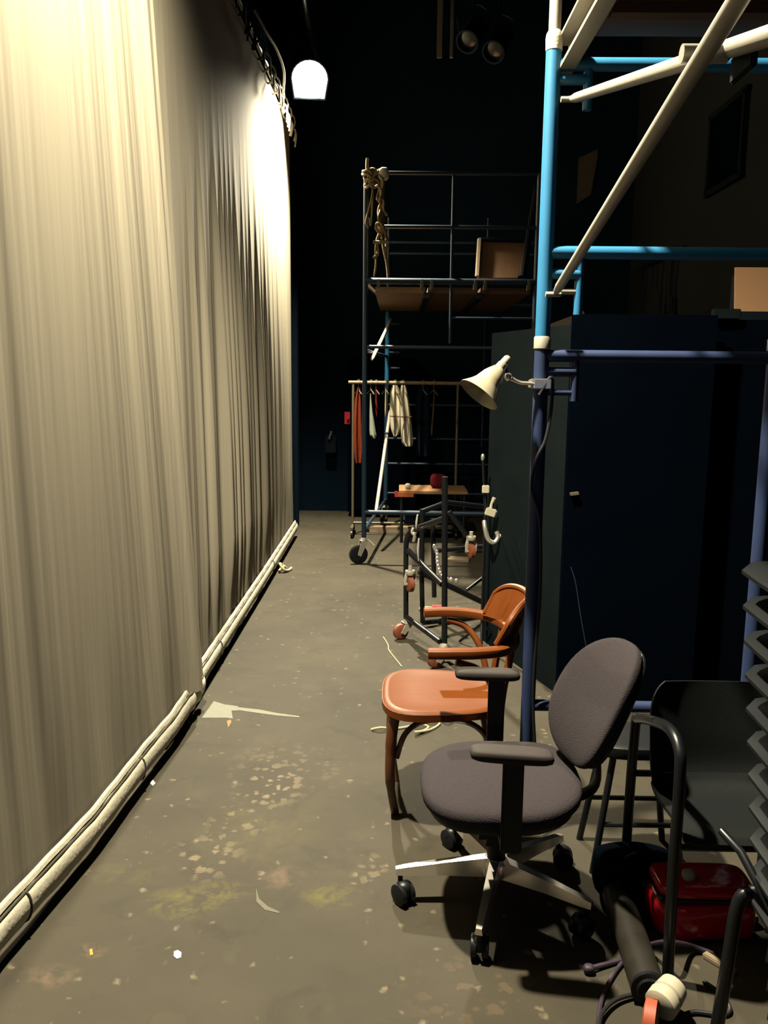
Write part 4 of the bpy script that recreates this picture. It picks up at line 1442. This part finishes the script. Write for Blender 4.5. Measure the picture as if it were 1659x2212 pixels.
RX, RY = .935, 2.335
MB().sellip((RX, RY, .065), (.150, .085, .065), .45, .4, redfn, 36, 14).build('body', 'red', rcase, angle=80)
MB().box((RX, RY, .138), (.285, .155, .020), bev=.006).build('band', 'black_plastic', rcase)
MB().sellip((RX, RY, .158), (.145, .080, .020), .5, .4, None, 32, 10).build('lid', 'red', rcase, angle=80)
MB().sellip((RX - .045, RY - .02, .186), (.020, .020, .016), .6, .8, None, 16, 8).build('knob', 'cream_plastic', rcase)

# ------------------------------------------------------------------ stack of black chairs at the right edge
def make_stack_chair(lx, lr=.0105):
    root = thing('stacking_chair', 'x', 'chair', (0, 0, 0), 'stacked black chairs at the right edge')
    # seat shell, front towards -x, with a waterfall lip

    def sf(u, v):
        a = (v - .5) * 2
        x = -.235 + .43 * u
        z = .452 - .012 * math.sin(u * math.pi) - .020 * max(0, (.14 - u) / .14) ** 2
        hw = .215 - .03 * max(0, (.12 - u) / .12) ** 2
        return V((x, a * hw, z + .008 * a * a))
    MB().sheet(sf, 14, 12, (0, 0, -.008)).build('seat', 'stack_shell', root, angle=60)

    def bf(u, v):
        a = (u - .5) * 2
        return V((.235 + .09 * v - .03 * a * a, a * (.205 - .03 * v ** 3), .60 + .24 * v))
    MB().sheet(bf, 12, 8, (.012, 0, 0)).build('backrest', 'stack_shell', root, angle=60)
    for s in (-1, 1):
        y = s * .232
        MB().path(smooth([(lx - .03, y, .006), (lx - .012, y, .25), (lx, y, .40), (lx + .03, y, .432), (lx + .10, y, .436), (.14, y, .428), (.20, y, .44), (.235, y, .54), (.30, y * .95, .80)], 5), lr, 10).build('side_frame', 'black_steel', root)
        MB().path([(.12, y, .43), (.27, y * 1.02, .006)], .0105, 9).build('rear_leg', 'black_steel', root)
    MB().tube((-.16, -.232, .432), (-.16, .232, .432), .008, 8).build('cross_bar', 'black_steel', root)
    return root


low = make_stack_chair(-.245, .0165)
MB().path([at(1558, 1795, 1.90) - V((1.085, 1.63, 0)), at(1600, 1840, 1.84) - V((1.085, 1.63, 0)), at(1672, 1975, 1.74) - V((1.085, 1.63, 0))], .010, 10).build('arm_tube', 'black_steel', low)
proto = make_stack_chair(-.10)
base = V((1.085, 1.63, 0))
ordn = ['lowest chair of the black stack at the right edge, its legs on the floor', 'second chair from the bottom of the black stack', 'third chair from the bottom of the black stack',
        'fourth chair from the bottom of the black stack', 'fifth chair from the bottom of the black stack', 'middle chair of the black stack, sixth from the bottom',
        'fifth chair from the top of the black stack', 'fourth chair from the top of the black stack', 'third chair from the top of the black stack',
        'second chair from the top of the black stack', 'topmost chair of the black stack at the right edge']
for k in range(11):
    o = (low, proto)[k] if k < 2 else copy_tree(proto)
    o.location = base + V((-.0085 * k, 0, .080 * k))
    o['label'] = ordn[k]

# ------------------------------------------------------------------ scuffed tube with caster, cables
tb_ = thing('scuffed_tube', 'scuffed dark tube with an orange caster, lying on the floor by the office chair', 'tube', (.70, 2.2, 0))
MB().path([(.715, 2.46, .046), (.69, 2.02, .046)], .046, 18).build('barrel', 'rust_tube', tb_)
MB().lathe((.69, 2.02, .046), (-.055, -.97, 0), [(0, .047), (.012, .048), (.012, .036), (.018, .030)], 18).build('end_cap', 'black_plastic', tb_)
cc = fl(1442, 2150, .07)
dd = (fl(1395, 2215, .05) - cc).normalized()
fk = MB().lathe(cc, dd, [(-.05, .015), (-.035, .036), (0, .040), (.004, .036), (.010, .036), (.012, .042), (.040, .042), (.046, .032)], 22).build('caster', 'cream_plastic', tb_, label='orange wheel in a cream fork')
wc = cc + dd * .085 + V((0, 0, -.010))
MB().lathe(wc - V((.02, -.008, 0)), (.92, -.38, 0), [(0, .03), (.004, .05), (.032, .05), (.038, .03)], 24).build('wheel', 'orange_rubber', fk)

cbl = MB()
cbl.curve([fl(1275, 2092, .012), fl(1320, 2080, .008), fl(1370, 2065, .008), fl(1395, 2045, .02), fl(1425, 2036, .075), fl(1450, 2036, .102), fl(1490, 2042, .03), fl(1540, 2060, .008)], .007, 8, 8)
cbl.sellip(fl(1272, 2093, .014), (.016, .014, .013), .7, .8, nu=14, nv=8)
single(cbl, 'power_cable', 'cable', 'purple black cable with a plug end, running over the scuffed tube', 'cable')
single(MB().curve([fl(1405, 2037, .008), fl(1350, 2075, .008), fl(1322, 2110, .008), fl(1303, 2150, .008), fl(1294, 2190, .008), fl(1290, 2240, .008)], .006, 8, 8), 'power_cable', 'cable',
       'cable curving from the scuffed tube down to the bottom edge', 'cable')
single(MB().curve([fl(1292, 2230, .02), fl(1300, 2190, .018), fl(1330, 2160, .016), fl(1375, 2148, .012), fl(1415, 2150, .010)], .006, 8, 8), 'power_cable', 'cable_black',
       'short cable bending from the bottom edge to the cream fork', 'cable')
single(MB().curve([fl(1520, 2120, .008), fl(1560, 2150, .008), fl(1577, 2180, .008), fl(1560, 2192, .008), fl(1500, 2186, .008), fl(1470, 2196, .008)], .006, 8, 8), 'power_cable', 'cable_black',
       'black cable loop on the floor between the chair legs at the right', 'cable')
p = fl(1580, 1990, .01)
single(MB().box((p.x, p.y, .012), (.17, .035, .024), Matrix.Rotation(.25, 3, 'Z'), bev=.003), 'timber_batten', 'fawn', 'short pale batten on the floor in front of the red case', 'batten')
p = fl(1555, 2080, .01)
single(MB().box((p.x, p.y, .008), (.10, .022, .016), Matrix.Rotation(-.9, 3, 'Z'), bev=.003), 'timber_batten', 'fawn', 'small pale stick on the floor right of the black chair leg', 'batten')

# ------------------------------------------------------------------ tape, cords and scraps on the floor
def flat_poly(name, pix, m, label, cat, h=.0016):
    pts = [fl(*q) for q in pix]
    return single(MB().prism([(q.x, q.y) for q in pts], .0002, h), name, m, label, cat)


flat_poly('tape_mark', [(436, 1551), (462, 1515), (484, 1522), (514, 1526), (516, 1535), (500, 1536), (503, 1553), (490, 1551)], 'pale_tape', 'grey tape patch stuck on the floor near the curtain', 'tape')
flat_poly('tape_strip', [(514, 1528), (560, 1533), (600, 1541), (645, 1547), (648, 1550), (600, 1546), (560, 1541), (514, 1534)], 'pale_tape', 'thin torn strip of tape trailing right of the grey patch', 'tape', .0012)
flat_poly('tape_scrap', [(490, 1558), (498, 1555), (500, 1560), (493, 1572)], 'orange', 'tiny orange scrap below the grey tape patch', 'scrap')
flat_poly('paper_dot', [(376, 2056), (384, 2053), (392, 2058), (391, 2069), (382, 2072), (375, 2066)], 'white', 'small white paper dot on the floor at lower left', 'paper')
flat_poly('tape_scrap', [(193, 2052), (199, 2050), (201, 2063), (195, 2065)], 'yellow', 'tiny yellow scrap on the floor near the lower left curtain hem', 'scrap')
flat_poly('chalk_curve', [(553, 1918), (560, 1942), (578, 1958), (604, 1970), (602, 1973), (572, 1966), (554, 1948)], 'chalk', 'curved pale scrape on the floor left of the office chair', 'mark', .001)
flat_poly('paper_dot', [(322, 1690), (330, 1685), (336, 1692), (330, 1698)], 'white', 'small pale scrap on the floor beside the curtain hem', 'paper')
single(MB().curve([fl(828, 1376, .004), fl(838, 1392, .004), fl(840, 1404, .004), fl(852, 1420, .004), fl(868, 1440, .004)], .0035, 6, 5), 'white_thread', 'pale_cord', 'white thread on the floor in front of the dolly caster', 'thread')
cpts = [(802, 1576), (822, 1572), (850, 1574), (880, 1570), (905, 1564), (925, 1570), (915, 1578), (895, 1582), (930, 1576), (950, 1562), (930, 1555), (905, 1558), (940, 1550), (965, 1556), (985, 1552), (1000, 1545), (1015, 1553), (1000, 1560)]
single(MB().curve([fl(px, py, .006 + .012 * (i % 3 == 1)) for i, (px, py) in enumerate(cpts)], .006, 7, 5), 'tangled_cord', 'pale_cord', 'tangled pale yellow cord on the floor beneath the bentwood armchair', 'cord')
